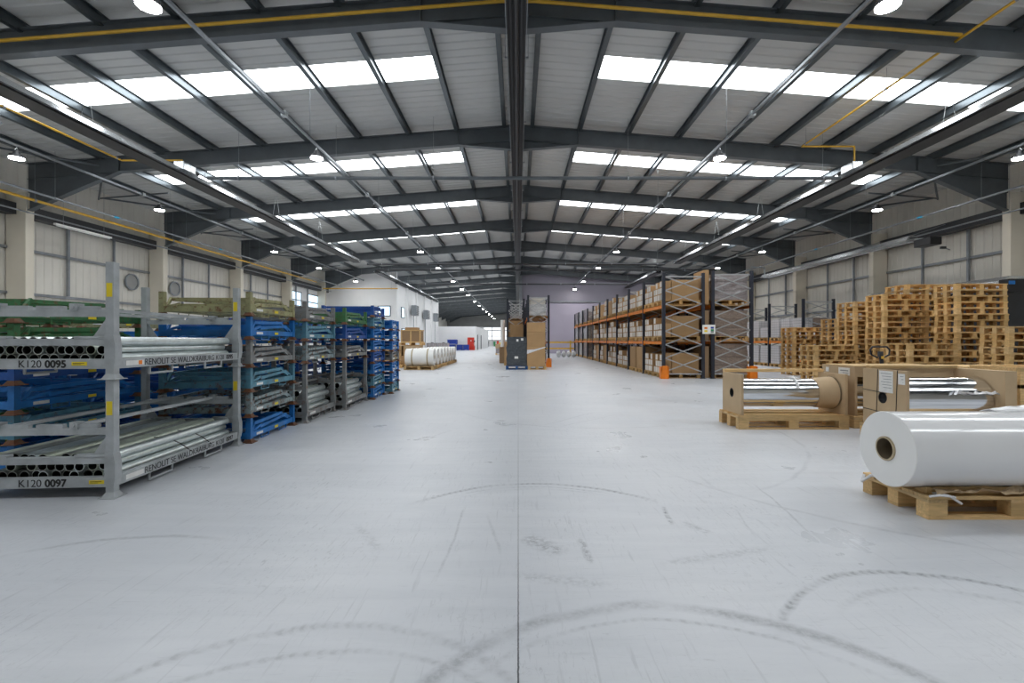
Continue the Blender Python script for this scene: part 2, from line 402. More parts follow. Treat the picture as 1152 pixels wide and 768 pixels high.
def tag(o, label, cat, group=None):
    o['label'] = label; o['category'] = cat
    if group: o['group'] = group
    return o

def struct(o): o['kind'] = 'structure'; return o

def dup(o, loc=None, rz=None, parent=None):
    c = o.copy(); C.objects.link(c)
    if parent is not None: c.parent = parent
    if loc is not None: c.location = loc
    if rz is not None: c.rotation_euler = (0, 0, rz)
    for ch in [k for k in bpy.data.objects if k.parent == o] if not o.get('_ch') else []:
        dup(ch, parent=c)
    return c

KIDS = {}
def family(o):
    """remember a prototype's children once so that copying is quick"""
    KIDS[o.name] = [(ch, family(ch)) for ch in list(o.children)]
    return KIDS[o.name]
def clone(o, loc, rz=0.0, rx=0.0, fam=None, parent=None, swap=None):
    fam = KIDS.get(o.name) or family(o) if fam is None else fam
    c = o.copy(); C.objects.link(c)
    if parent is None: c.location = loc; c.rotation_euler = (rx, 0, rz)
    else: c.parent = parent
    if swap and c.type == 'MESH':
        for i, sl in enumerate(c.material_slots):
            if sl.material.name in swap:
                sl.link = 'OBJECT'; sl.material = M[swap[o.material_slots[i].material.name]]
    for ch, f in fam: clone(ch, None, fam=f, parent=c, swap=swap)
    return c

ORD = ['first', 'second', 'third', 'fourth', 'fifth', 'sixth', 'seventh', 'eighth', 'ninth', 'tenth', 'eleventh', 'twelfth',
       'thirteenth', 'fourteenth', 'fifteenth', 'sixteenth', 'seventeenth', 'eighteenth', 'nineteenth', 'twentieth']
def text_mesh(txt, size, mat, bold=0.0):
    cu = bpy.data.curves.new('lettering', 'FONT'); cu.body = txt; cu.size = size; cu.extrude = 0.0006; cu.offset = bold
    cu.space_character = 1.0
    o = bpy.data.objects.new('lettering', cu); C.objects.link(o)
    dg = bpy.context.evaluated_depsgraph_get(); dg.update()
    me = bpy.data.meshes.new_from_object(o.evaluated_get(dg)); me.materials.clear(); me.materials.append(M[mat])
    bpy.data.objects.remove(o); return me
# ================================================================== SHELL
ZR = H0 + 7.35                     # roof sheet height on the centre line
SL = 0.079                         # roof slope
def roofz(x): return ZR - SL * abs(x)
XW = 16.95                         # side walls
FR = [-2.38 + 6 * k for k in range(20)]      # portal frames
Y0, Y1, YP, YC = -6.0, 112.0, 46.2, 41.0      # rear wall, far wall, mauve wall, white block

fl = struct(MB().box(-17.6, 17.6, Y0 - .2, Y1 + .3, -0.2, 0.0).obj('floor', 'floor'))

def ribbed(yA, yB, x0, x1, pitch=0.30, d=0.022):
    """trapezoid sheet; ribs run down the slope"""
    mb = MB(); pr = []; y = yA
    while y < yB - 1e-6:
        for dy, dz in ((0, 0), (pitch * .62, 0), (pitch * .72, d), (pitch * .90, d)):
            if y + dy < yB: pr.append((y + dy, dz))
        y += pitch
    pr.append((yB, 0))
    n = len(pr)
    vs = [(x0, a, roofz(x0) + b) for a, b in pr] + [(x1, a, roofz(x1) + b) for a, b in pr]
    vs += [(x0, a, roofz(x0) + b + .06) for a, b in pr] + [(x1, a, roofz(x1) + b + .06) for a, b in pr]
    fs = [(i, i + 1, n + i + 1, n + i) for i in range(n - 1)] + [(2 * n + i, 2 * n + i + 1, 3 * n + i + 1, 3 * n + i) for i in range(n - 1)]
    fs += [(0, n, 3 * n, 2 * n), (n - 1, 2 * n - 1, 4 * n - 1, 3 * n - 1)]
    return mb.add(vs, fs)

strips = [f + 2.72 for f in FR[:18]]         # one rooflight band in the middle of each bay; far ones full size for fill light
SW = 1.02
def sw(s): return 1.02
for sgn in (-1, 1):
    mb = MB()
    def addr(yA, yB, a, b):
        m = ribbed(yA, yB, sgn * a, sgn * b); mb.add(m.v, m.f)
    addr(Y0, Y1, 0, 2.05); addr(Y0, Y1, 13.85, 17.2)
    ys = [Y0] + [v for s in strips for v in (s - sw(s) / 2, s + sw(s) / 2)] + [Y1]
    for a, b in zip(ys[0::2], ys[1::2]): addr(a, b, 2.05, 13.85)
    struct(mb.obj('ceiling', 'roof'))
k = 0
SW0 = SW
for i, s in enumerate(strips):
    for sgn in (-1, 1):
        if sgn > 0 and s > YP: continue
        k += 1
        m = MB(); a, b = sgn * 2.05, sgn * 13.85; SW = sw(s)
        m.add([(a, s - SW / 2, roofz(a) + .02), (b, s - SW / 2, roofz(b) + .02), (b, s + SW / 2, roofz(b) + .02), (a, s + SW / 2, roofz(a) + .02)], [(0, 1, 2, 3)])
        struct(m.obj('window_%d' % k, 'sky' if s < 34 else 'fillsky'))

# purlins
PX = [0.47, 2.05, 3.66, 5.33, 6.97, 8.55, 10.2, 11.85, 13.85, 15.4]
for sgn in (-1, 1):
    for x in PX:
        xx = sgn * x; z = roofz(x)
        yend = Y1 if sgn < 0 else YP
        m = MB().box(xx - .012, xx + .012, Y0, yend, z - .22, z - .01)
        m.box(xx - .06, xx + .06, Y0, yend, z - .235, z - .215).box(xx - .06, xx + .06, Y0, yend, z - .02, z - .005)
        struct(m.obj('purlin', 'purlin'))

# portal frames: rafters with apex and eaves haunches
RT = 7.15 + H0
for i, y in enumerate(FR):
    if y > Y1: continue
    root = struct(empty('portal_frame', (0, y, 0)))
    for sgn in (-1, 1):
        if sgn > 0 and y > YP + .1: continue
        def z0(x): return RT - SL * x
        m = MB()
        prof = lambda t: None
        X1 = 16.3
        top = [(0, z0(0)), (X1, z0(X1))]
        bot = [(X1, H0 + 4.30), (13.25, z0(13.25) - .50), (2.0, z0(2.0) - .50), (0, H0 + 6.33)]
        poly = [(sgn * a, b) for a, b in top + bot]
        m.prism(poly, 'y', -.008, .008)
        m.bar((0, 0, z0(0)), (sgn * X1, 0, z0(X1)), .19, .02, (0, 0, 1))
        bb = [(sgn * a, 0, b) for a, b in bot]
        for p, q in zip(bb, bb[1:]): m.bar(p, q, .19, .022, (0, 0, 1))
        # old rafter line above the haunches
        m.bar((0, 0, z0(0) - .5), (sgn * 2, 0, z0(2) - .5), .12, .012)
        m.bar((sgn * 13.25, 0, z0(13.25) - .5), (sgn * X1, 0, z0(X1) - .5), .12, .012)
        for sx in (2.0, 13.25):
            m.box(sgn * sx - .01, sgn * sx + .01, -.09, .09, z0(sx) - .5, z0(sx))
        m.box(0, sgn * .02, -.1, .1, H0 + 6.33, z0(0)) if sgn > 0 else m.box(-.02, 0, -.1, .1, H0 + 6.33, z0(0))
        m.obj('rafter', 'steel', root)
        if not (sgn < 0 and y > YC):
            MB().box(sgn * 16.25 if sgn > 0 else -16.9, 16.9 if sgn > 0 else sgn * 16.25, -.14, .14, 0.001, H0 + 4.9).obj('column', 'column', root, .01)

# side walls: vertical ribbed cladding, rails, eaves band
def clad(sgn, yA, yB, z0, z1, mat, off=0.0):
    m = MB(); pr = []; y = yA
    while y < yB:
        for dy, dx in ((0, 0), (.20, 0), (.22, .014), (.28, .014)):
            if y + dy < yB: pr.append((y + dy, dx))
        y += .30
    pr.append((yB, 0)); n = len(pr)
    vs = []
    for zz in (z0, z1):
        vs += [(sgn * (XW - off + dx), a, zz) for a, dx in pr]
    for zz in (z0, z1):
        vs += [(sgn * (XW - off + dx + .12), a, zz) for a, dx in pr]
    fs = [(i, i + 1, n + i + 1, n + i) for i in range(n - 1)] + [(2 * n + i, 2 * n + i + 1, 3 * n + i + 1, 3 * n + i) for i in range(n - 1)]
    return m.add(vs, fs)
for sgn, nm in ((-1, 'wall_left'), (1, 'wall_right')):
    m = clad(sgn, Y0, YC if sgn < 0 else YP, 0, 7.35, 'wall')
    struct(m.obj(nm, 'wall'))
    m = MB()
    ye = YC if sgn < 0 else YP
    for z in (1.30, 2.85, 4.35):
        m.box(min(sgn * 16.85, sgn * 16.94), max(sgn * 16.85, sgn * 16.94), Y0, ye, z - .045, z + .045)
    struct(m.obj('trim_1' if sgn < 0 else 'trim_3', 'conduit'))
    m = MB().box(min(sgn * 16.55, sgn * 16.93), max(sgn * 16.55, sgn * 16.93), Y0, ye, 5.42, 5.80)
    struct(m.obj('trim_2' if sgn < 0 else 'trim_4', 'charcoal'))
    m = MB()
    for i, y in enumerate(FR):
        if y + 4 > ye: continue
        m.box(min(sgn * 16.80, sgn * 16.88), max(sgn * 16.80, sgn * 16.88), y + 1.9, y + 1.98, 2.9, 5.42)
        m.box(min(sgn * 16.80, sgn * 16.88), max(sgn * 16.80, sgn * 16.88), y + 3.9, y + 3.96, 1.35, 5.42)
    struct(m.obj('trim_5' if sgn < 0 else 'trim_6', 'conduit'))
struct(MB().box(-17.1, 17.1, Y0 - .15, Y0, 0, 8.7).obj('wall_rear', 'wall'))

# eaves bracing
for sgn in (-1, 1):
    for i, y in enumerate(FR[:8]):
        for yy, (a, b) in ((y, (13.9, 16.6)), (y + 3, (16.6, 13.9))):
            MBx = MB().tube((sgn * a, yy + .15, roofz(a) - .35), (sgn * b, yy + 2.95, roofz(b) - .45), .035, 7)
            struct(MBx.obj('roof_brace', 'steel'))
        struct(MB().tube((sgn * 13.9, y + 3.0, roofz(13.9) - .4), (sgn * 16.6, y + 3.0, roofz(16.6) - .4), .03, 7).obj('roof_brace', 'steel'))

# mauve end wall on the right of the centre line
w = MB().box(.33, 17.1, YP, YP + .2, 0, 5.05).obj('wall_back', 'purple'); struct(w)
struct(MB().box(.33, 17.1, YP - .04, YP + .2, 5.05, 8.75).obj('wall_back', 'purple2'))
struct(MB().box(.33, 17.1, YP - .12, YP - .02, 5.0, 5.12).obj('trim_7', 'conduit'))
struct(MB().box(.20, .33, YP - .2, Y1, 0, 8.7).obj('wall_middle', 'white'))
struct(MB().box(.12, .36, YP - .35, YP - .1, 0, 8.3).obj('column', 'conduit'))
# white block on the left
struct(MB().box(-17.1, -10.6, YC, YC + .2, 0, 7.9).obj('wall_front', 'white'))
struct(MB().box(-10.8, -10.6, YC + .2, 62, 0, 6.2).obj('wall_side', 'white'))
struct(MB().box(-10.75, -10.5, YC - .02, 62, 6.2, 6.55).obj('trim_8', 'steel'))
for i in range(5):
    y = YC + 3.2 + i * 4.2
    struct(MB().box(-10.6, -10.42, y, y + .35, 0, 6.2).obj('column', 'white'))
# free-standing white room under the roof
m = MB().box(-17, -5.6, 62, 62.15, 0, 3.05)
m.box(-5.75, -5.6, 62.15, 88, 0, 3.05).box(-17, -5.6, 62, 88, 3.05, 3.12)
struct(m.obj('wall_office', 'white'))
struct(MB().box(-17.1, -16.95, 62, Y1, 0, 7.4).obj('wall_left', 'wall'))
struct(MB().box(-17.1, .33, Y1, Y1 + .2, 0, 4.5).obj('wall_far', 'white')); struct(MB().box(-17.1, .33, Y1, Y1 + .2, 4.5, 8.7).obj('wall_far', 'walldark'))  # upper part is dark grey in place of the dim roof farther on
# translucent panels with rails in the far wall
m = MB()
for a, b in ((1.5, 2.25), (2.35, 3.6), (3.8, 4.4)): m.box(-8.2, -.3, Y1 - .06, Y1 - .01, a, b)
struct(m.obj('window_80', 'farwin'))
m = MB()
for z in (2.3, 3.7, 4.45): m.box(-8.4, -.2, Y1 - .22, Y1 - .08, z - .06, z + .06)
for x in (-6.2, -4.1, -3.7, -2.0): m.box(x - .07, x + .07, Y1 - .22, Y1 - .08, 0, 4.4)
struct(m.obj('trim_9', 'conduit'))
# door openings of the office
for i, (x, y) in enumerate(((-5.58, 64), (-5.58, 70))):
    struct(MB().box(x - .02, x + .03, y, y + 1.0, 0, 2.05).obj('door_%d' % (i + 2), 'charcoal'))

def win(n, cx, cy, cz, w, h, axis):
    """glazed window with frame; axis = wall normal"""
    r = struct(empty('window_%d' % n, (cx, cy, cz)))
    def bx(a0, a1, z0, z1, d0, d1):
        m = MB(); return m.box(a0, a1, d0, d1, z0, z1) if axis == 'y' else m.box(d0, d1, a0, a1, z0, z1)
    sgn = -1 if axis == 'y' else 1
    d = sorted((sgn * .02, sgn * .05)); bx(-w / 2, w / 2, -h / 2, h / 2, *d).obj('pane', 'glass', r)
    d = sorted((0, sgn * .08)); m = MB()
    for a in ((-w / 2 - .06, -w / 2, -h / 2 - .06, h / 2 + .06), (w / 2, w / 2 + .06, -h / 2 - .06, h / 2 + .06), (-w / 2, w / 2, h / 2, h / 2 + .06), (-w / 2, w / 2, -h / 2 - .06, -h / 2)):
        q = bx(*a, *d); m.add(q.v, q.f)
    m.obj('frame', 'charcoal', r)
win(81, -11.7, YC - .01, 3.83, 1.0, .78, 'y')
win(82, -10.58, YC + 1.9, 3.8, 1.0, .85, 'x')
win(83, -10.58, YC + 2.1, 1.65, 1.1, 1.3, 'x')
win(84, -16.93, 35.3, 4.45, 2.3, 1.0, 'x')
win(85, -16.93, 38.6, 4.45, 2.0, 1.0, 'x')
# white lined section of the left wall around these windows
struct(MB().box(-16.94, -16.90, 34.0, YC, 0, 5.4).obj('wall_left', 'white'))
# round vents in left wall
for n_, (y, z) in enumerate(((20.5, 3.81), (23.06, 3.80))):
    r = empty('wall_vent', (-16.9, y, z))
    m = MB(); nn = 24
    vs = [(a, rr * math.cos(2 * PI * i / nn), rr * math.sin(2 * PI * i / nn)) for a, rr in ((0, .36), (.06, .36), (.06, .30), (0, .30)) for i in range(nn)]
    m.add(vs, [(j * nn + i, j * nn + (i + 1) % nn, (j + 1) * nn + (i + 1) % nn, (j + 1) * nn + i) for j in range(3) for i in range(nn)])
    m.obj('frame', 'conduit', r); MB().tube((0, 0, 0), (.02, 0, 0), .30, 24).obj('grille', 'walldark', r)
    tag(r, 'round grey vent in the left wall, %s the camera of the two' % ('nearer' if n_ == 0 else 'farther from'), 'vent', 'round wall vents')

# ================================================================== SERVICES
LD = [6.88, 12.63, 17.66, 25.96, 31.8, 39.0, 45.0, 50.8, 58.7, 66.0, 73.0, 80.0, 87.5, 96.0, 105.0]
ZL = H0 + 4.95
proto = empty('ceiling_light', (0, 0, 0))
m = MB().tube((0, 0, .02), (0, 0, .10), .17, 20, .15).tube((0, 0, .10), (0, 0, .22), .09, 14, .06); m.obj('housing', 'charcoal', proto)
m = MB().tube((0, 0, .0), (0, 0, .025), .155, 20); m.obj('lens', 'lamp', proto)
MB().path([(0, -.05, .22), (0, 0, .30), (0, .05, .22)], .008, 6).obj('hook', 'galv', proto)
fam = family(proto); first = True
rows = {(-1, 5.42): ('inner left row', LD), (1, 5.42): ('inner right row', LD[:7]), (-1, 13.5): ('outer left row', LD[:6]), (1, 13.5): ('outer right row', LD[:7])}
def lampat(x, y, lab):
    global first
    o = proto if first else clone(proto, (0, 0, 0), fam=fam)
    first = False
    o.location = (x, y, ZL - .06)
    tag(o, lab, 'ceiling light', 'high bay lights under the roof')
for (sg, x), (nm, ds) in rows.items():
    for i, d in enumerate(ds):
        lampat(sg * x, d, 'round LED high bay light, %s from the camera in the %s' % (ORD[i], nm))
# lighting trunking along each row
for (sg, x), (nm, ds) in rows.items():
    yend = {('inner left row'): 110, 'inner right row': 45.9, 'outer left row': 40.8, 'outer right row': 45.9}[nm]
    r = empty('lighting_trunking', (sg * x, 0, 0))
    MB().box(-.024, .024, -4, yend, ZL + .27, ZL + .33).obj('rail', 'conduit', r)
    rod = MB().tube((0, 0, ZL + .33), (0, 0, roofz(x) - .22), .006, 5).mesh('hanger_rod', 'conduit')
    clp = MB().box(-.06, .06, 0, .12, ZL + .24, ZL + .36).mesh('clip', 'galv')
    for f in FR:
        if f + 1 < yend: mo('hanger_rod', rod, r, loc=(0, f + 2.6, 0)); mo('clip', clp, r, loc=(0, f + 1.2, 0))
    tag(r, 'long thin grey lighting trunking carrying the lights of the %s' % nm, 'trunking', 'lighting trunking runs')

# dark service tray below the ridge
r = empty('ridge_cable_tray', (-.035, 0, 0))
ZT = H0 + 6.02
m = MB().box(-.18, .18, -4, 110, ZT + .10, ZT + .12).box(-.185, -.17, -4, 110, ZT, ZT + .14).box(.17, .185, -4, 110, ZT, ZT + .14)
m.obj('tray', 'black', r)
for xx, rr, mt in ((0, .055, 'black'), (-.11, .018, 'charcoal'), (.10, .018, 'charcoal')):
    MB().tube((xx, -4, ZT + .04), (xx, 110, ZT + .04), rr, 10).obj('pipe', mt, r)
m = MB().bar((-.26, 0, ZT + .135), (.26, 0, ZT + .135), .05, .03)
for sx in (-1, 1): m.tube((sx * .25, 0, ZT + .13), (sx * .25, 0, roofz(.3) - .2), .007, 5)
m = m.mesh('hanger', 'conduit')
for f in FR:
    for dy in (.6, 3.6): mo('hanger', m, r, loc=(0, f + dy, 0))
for sx in (-1, 1): MB().box(sx * .20 - .006, sx * .20 + .006, -4, 110, ZT + .02, ZT + .05).obj('side_cable', 'conduit', r)
tag(r, 'long dark cable tray with pipes hung under the roof ridge', 'cable tray')

# long radiant heaters
ZH = H0 + 5.17
def heater(x, y0, y1, lab, burner=None):
    r = empty('radiant_heater', (x, 0, ZH))
    m = MB()
    poly = [(-.30, -.02), (-.17, .16), (.17, .16), (.30, -.02), (.27, -.02), (.15, .14), (-.15, .14), (-.27, -.02)]
    m.prism(poly, 'y', y0, y1); m.obj('reflector', 'silver', r)
    for s in (-.11, .11): MB().tube((s, y0 + .1, -.01), (s, y1 - .1, -.01), .05, 10).obj('heating_tube', 'black', r)
    MB().box(-.24, .24, y0, y1, -.075, -.065).obj('underside_guard', 'black', r)
    m = MB(); y = y0 + 1
    for s in (-.16, .16): m.tube((s, 0, .15), (s * .1, 0, roofz(x) - ZH - .2), .006, 5)
    m = m.mesh('hanger', 'galv')
    while y < y1: mo('hanger', m, r, loc=(0, y, 0)); y += 4.5
    if burner is not None:
        b = MB().box(-.16, .16, burner, burner + .55, .17, .42); b.obj('burner_box', 'silver', r, .02)
        MB().tube((0, burner + .55, .3), (0, burner + .85, .3), .08, 12).obj('fan', 'black', r)
    tag(r, lab, 'heater', 'long radiant heaters under the roof'); return r
heater(-10.57, 1.5, 30.8, 'long silver radiant heater hung above the left stillages, nearer run', 14.6)
heater(10.57, 1.5, 31.3, 'long silver radiant heater hung above the right-hand side, nearer run', 14.6)
heater(-10.57, 35.3, 60.5, 'long silver radiant heater hung beside the white side wall, farther run')
heater(10.57, 35.3, 45.8, 'short silver radiant heater hung in front of the mauve wall')
# exhaust headers crossing the hall
for y, a, b, lab in ((14.95, -9.9, 10.25, 'nearest'), (31.7, -10.2, 9.9, 'second'), (34.4, -10.5, 14.5, 'third'), (43.0, -9.5, 10.0, 'farthest')):
    r = empty('flue_pipe', (0, y, ZH)); m = MB()
    if b > 9.9 and a < -9.8 and y < 20:
        m.tube((a, 0, 0), (-.35, 0, 0), .055, 12).tube((.35, 0, 0), (b, 0, 0), .055, 12).tube((-.35, 0, 0), (.35, 0, 0), .055, 12)
    else: m.tube((a, 0, 0), (b, 0, 0), .07, 12)
    m.obj('pipe', 'steel' if y < 20 else 'charcoal', r)
    x = a + 1
    while x < b:
        if abs(x) > .4:
            MB().tube((x, 0, .05), (x, 0, roofz(x) - ZH - .01), .005, 5).tube((x - .02, 0, 0), (x + .02, 0, 0), .075, 12).obj('hanger', 'conduit', r)
        x += 3.1
    tag(r, 'dark flue pipe crossing the hall under the roof, %s of the four' % lab, 'pipe', 'flue pipes crossing the hall')

def pipe_thing(name, pts, r, mat, lab, cat, group=None, hang=None, tape=None):
    root = empty(name, pts[0]); o = Vector(pts[0]); q = [Vector(p) - o for p in pts]
    MB().path(q, r, 10).obj('pipe', mat, root)
    if hang:
        for p in hang:
            p = Vector(p) - o
            MB().tube(p, (p.x, p.y, roofz(p.x + o.x) - o.z - .02), .005, 5).tube(p + Vector((0, -.03, 0)), p + Vector((0, .03, 0)), r * 1.35, 8).obj('hanger', 'conduit', root)
    if tape:
        for p in tape: p = Vector(p) - o; MB().tube(p, p + Vector((0, .22, 0)), r * 1.15, 10).obj('tape', 'bluetape', root)
    return tag(root, lab, cat, group)
zg = H0 + 6.12
pipe_thing('gas_pipe', [(8.95, 3.0, zg), (8.95, 14.8, zg), (10.6, 14.8, zg), (10.6, 14.8, ZH + .3)], .028, 'gas',
           'yellow gas pipe feeding the right radiant heater burner', 'gas pipe', hang=[(8.95, y, zg) for y in (5.2, 8.4, 11.4, 14.6)])
pipe_thing('gas_pipe', [(-12.5, 3.0, H0 + 5.68), (-12.5, 14.8, H0 + 5.68), (-10.6, 14.8, H0 + 5.68), (-10.6, 14.8, ZH + .3)], .028, 'gas',
           'yellow gas pipe feeding the left radiant heater burner', 'gas pipe', hang=[(-12.5, y, H0 + 5.68) for y in (5.2, 8.4, 11.4, 14.6)])
def zy(x): return RT - SL * abs(x) - .27
pipe_thing('gas_pipe', [(8.95, 9.48, zy(8.95)), (.35, 9.48, zy(.35)), (-.35, 9.48, zy(.35)), (-15.5, 9.48, zy(15.5))], .035, 'gas',
           'yellow gas pipe clipped along the front of the nearest rafter', 'gas pipe')
pipe_thing('gas_pipe', [(-15.45, 2.0, H0 + 4.48), (-15.45, 36.0, H0 + 4.48)], .045, 'gas', 'yellow gas pipe running along the tops of the left columns', 'gas pipe',
           hang=[(-15.45, 3 + 6 * i, H0 + 4.48) for i in range(6)])
pipe_thing('gas_pipe', [(-15.4, 37.0, H0 + 4.1), (-9.5, 37.0, H0 + 4.1)], .045, 'gas', 'yellow gas pipe crossing in front of the white front wall', 'gas pipe', hang=[(-14, 37.0, H0 + 4.1), (-10, 37.0, H0 + 4.1)])
for sg, nm in ((-1, 'left'), (1, 'right')):
    pipe_thing('water_pipe', [(sg * 15.0, 2.0, H0 + 4.60), (sg * 15.0, 40.0, H0 + 4.60)], .035, 'conduit', 'grey pipe with blue tape bands along the %s side' % nm, 'pipe', None,
               [(sg * 15.0, 3.2 + 6 * i, H0 + 4.60) for i in range(6)], [(sg * 15.0, y, H0 + 4.60) for y in (13.2, 17.4, 23.5)])
    pipe_thing('cable_conduit', [(sg * 15.9, 2.0, H0 + 4.16), (sg * 15.9, 40.0, H0 + 4.16)], .025, 'conduit', 'thin grey conduit along the %s wall columns' % nm, 'conduit', None,
               [(sg * 15.9, 3.2 + 6 * i, H0 + 4.16) for i in range(6)])
# unlit batten lights on left wall beam
for i, y in enumerate((14.6,)):
    r = empty('tube_light', (-15.8, 16.0, H0 + 3.95)); MB().box(-.05, .05, 0, 2.2, 0, .06).obj('body', 'paper', r); MB().tube((0, .05, -.02), (0, 2.15, -.02), .018, 8).obj('tube', 'paper', r)
    for y_ in (.3, 1.9): MB().tube((0, y_, .06), (0, y_, roofz(15.8) - H0 - 3.97), .006, 5).obj('hanger_rod', 'conduit', r)
    tag(r, 'unlit white tube light fitting beside the left eaves beam', 'tube light')
# radiant tube heater on the right wall
r = empty('wall_heater', (14.8, 17.6, H0 + 3.80))
m = MB().prism([(-.26, -.05), (-.14, .13), (.14, .13), (.26, -.05), (.23, -.05), (.12, .11), (-.12, .11), (-.23, -.05)], 'y', 0, 10.6); m.obj('reflector', 'silver', r)
m = MB().path([(-.1, .1, 0), (-.1, 10.5, 0), (.1, 10.5, 0), (.1, .1, 0)], .055, 10); m.obj('heating_tube', 'galv', r)
MB().box(-.02, .42, -.75, -.05, -.34, -.06).obj('burner_box', 'black', r, .02)
MB().tube((.1, .1, 0), (.1, -.35, -.08), .05, 10).obj('elbow', 'galv', r)
for y in (.6, 3.8, 7.2, 10.2): MB().bar((0, y, .12), (1.9, y, .75), .03, .03).obj('bracket', 'conduit', r)
MB().path([(-.1, 10.4, .1), (-.1, 10.4, .55), (-.9, 10.4, .60)], .04, 8).obj('flue', 'galv', r)
tag(r, 'long silver tube heater with black burner box high on the right wall', 'heater')
# loudspeaker / small camera on right wall
r = empty('wall_camera', (16.7, 15.3 + 3.1, H0 + 3.6)); MB().box(-.14, .05, -.05, .05, 0, .09).obj('body', 'charcoal', r, .01); MB().bar((0, 0, .04), (.22, 0, -.04), .03, .03).obj('bracket', 'conduit', r)
tag(r, 'small dark camera on a bracket on the right wall', 'camera')
r = empty('wall_box', (16.82, 22.1, 2.95)); MB().box(-.14, .02, 0, .42, 0, .34).obj('housing', 'paper', r, .02); MB().box(-.155, -.14, .08, .34, .07, .27).obj('grille', 'conduit', r)
tag(r, 'small white box on the right wall behind the pallet stacks', 'box')
# fan units on the white side wall
for i, (y, z) in enumerate(((46.2, 4.2), (52.0, 4.1), (58.0, 4.1))):
    r = empty('fan_unit', (-10.4, y, z)); MB().box(0, .5, -.55, .55, -.5, .5).obj('housing', 'conduit', r, .03)
    m = MB()
    for k_ in range(6): m.box(.5, .53, -.45, .45, -.4 + k_ * .15, -.36 + k_ * .15)
    m.obj('louvres', 'charcoal', r); MB().tube((.1, 0, -.5), (.1, 0, -3.6), .03, 8).obj('supply_pipe', 'conduit', r)
    tag(r, 'grey wall fan heater on the white side wall, %s from the camera' % ORD[i], 'fan heater', 'wall fan heaters')
# ================================================================== STILLAGES ON THE LEFT
def post_mesh(h, name, mats, foot=True, s=.062, top=True):
    """square post with bell foot; stands on z=0 of the unit"""
    m = MB()
    if foot:
        b = [(-.055, -.055, 0), (.055, -.055, 0), (.055, .055, 0), (-.055, .055, 0), (-s / 2, -s / 2, .045), (s / 2, -s / 2, .045), (s / 2, s / 2, .045), (-s / 2, s / 2, .045)]
        m.add(b, [(0, 1, 2, 3), (0, 4, 5, 1), (1, 5, 6, 2), (2, 6, 7, 3), (3, 7, 4, 0), (4, 7, 6, 5)], 1)
        m.box(-.068, .068, -.068, .068, 0, .008, 1)
    m.box(-s / 2, s / 2, -s / 2, s / 2, .04, h - .004)
    return m.mesh(name, mats)

def tall_stillage(W, L, H, paint, yellow=True, sleeves=True):
    """steel tube stillage with posts, ledges and gusseted end frames; origin at near right foot, x runs to -W, y to L"""
    r = empty('stillage')
    pm = post_mesh(H, 'post', [paint, paint])
    for x in (0, -W):
        for y in (0, L):
            p = mo('post', pm, r, .003, (x, y, 0))
            sg = -1 if x == 0 else 1
            # flared gusset sleeve at the foot of the post
            MB().prism([(-.036, .10), (.036, .10), (.046, .16), (.046, .27), (.030, .36), (-.036, .36)], 'y', -.036, .036).obj('sleeve', paint, p)
            if yellow and x == 0:
                MB().box(-.022, .022, -.0335, -.0315, H * .70, H * .70 + .11).obj('warning_label', 'yellow', p, loc=(0, 0, 0))
    for y, nm in ((0, 'n'), (L, 'f')):
        MB().box(-W + .03, -.03, y - .028, y + .028, .085, .165).obj('base_beam', paint, r, .003)
        e = empty('end_frame'); e.parent = r; e.location = (0, y, 0)
        m = MB().box(-W + .03, -.03, -.025, .025, .27, .325)
        for a, b in ((-W + .03, -W + .27), (-.27, -.03)): m.box(a, b, -.03, .03, .325, .345)
        m.obj('lower_rail', paint, e, .003)
        m = MB().prism([(-.03, .345), (-.14, .345), (-.035, .50), (-.03, .50)], 'y', -.006, .006).prism([(-W + .03, .345), (-W + .14, .345), (-W + .035, .50), (-W + .03, .50)], 'y', -.006, .006)
        m.obj('gusset', paint, e)
        MB().box(-W + .03, -.03, -.025, .025, .50, .555).obj('top_rail', paint, e, .003)
        for j in range(3):
            a = -W + .22 + j * .26; MB().box(a, a + .20, -.02, .02, .555, .585).obj('stop_block', paint, e)
        for a in (-.30, -W + .16): MB().box(a, a + .06, -.035, .035, .55, .605).tube((a + .03, -.045, .58), (a + .03, .045, .58), .015, 8).obj('hinge', paint, e)
    for x in (0, -W):
        MB().box(x - .028, x + .028, .03, L - .03, .085, .165).obj('base_beam', paint, r, .003)
        for y in (L * .22, L * .66):
            m = MB().path([(x, y, .085), (x, y, .022), (x, y + .30, .022), (x, y + .30, .085)], .011, 6)
            m.obj('fork_loop', paint, r)
    for x in (-.28, -W + .28):
        MB().box(x - .022, x + .022, .03, L - .03, .558, .586).obj('tie_bar', paint, r)
    MB().box(-W + .03, -.03, .03, L - .03, .115, .125).obj('base_sheet', paint, r)
    return r

def letters(parent, txt, size, mat, loc, rot, bold=0):
    me = text_mesh(txt, size, mat)
    if bold:
        vs = [v.co.copy() for v in me.vertices]; fs = [tuple(p.vertices) for p in me.polygons]; m = MB()
        for k, (a, b_) in enumerate(((0, 0), (bold, 0), (-bold, 0), (0, bold), (0, -bold))): m.add([(v.x + a, v.y + b_, v.z + k * .0001) for v in vs], fs)
        me = m.mesh('lettering', mat)
    o = mo('lettering', me, parent, loc=loc); o.rotation_euler = rot; return o
def plate(parent, x0, x1, y0, y1, z0, z1, mat, name='label_plate'):
    return MB().box(x0, x1, y0, y1, z0, z1).obj(name, mat, parent)

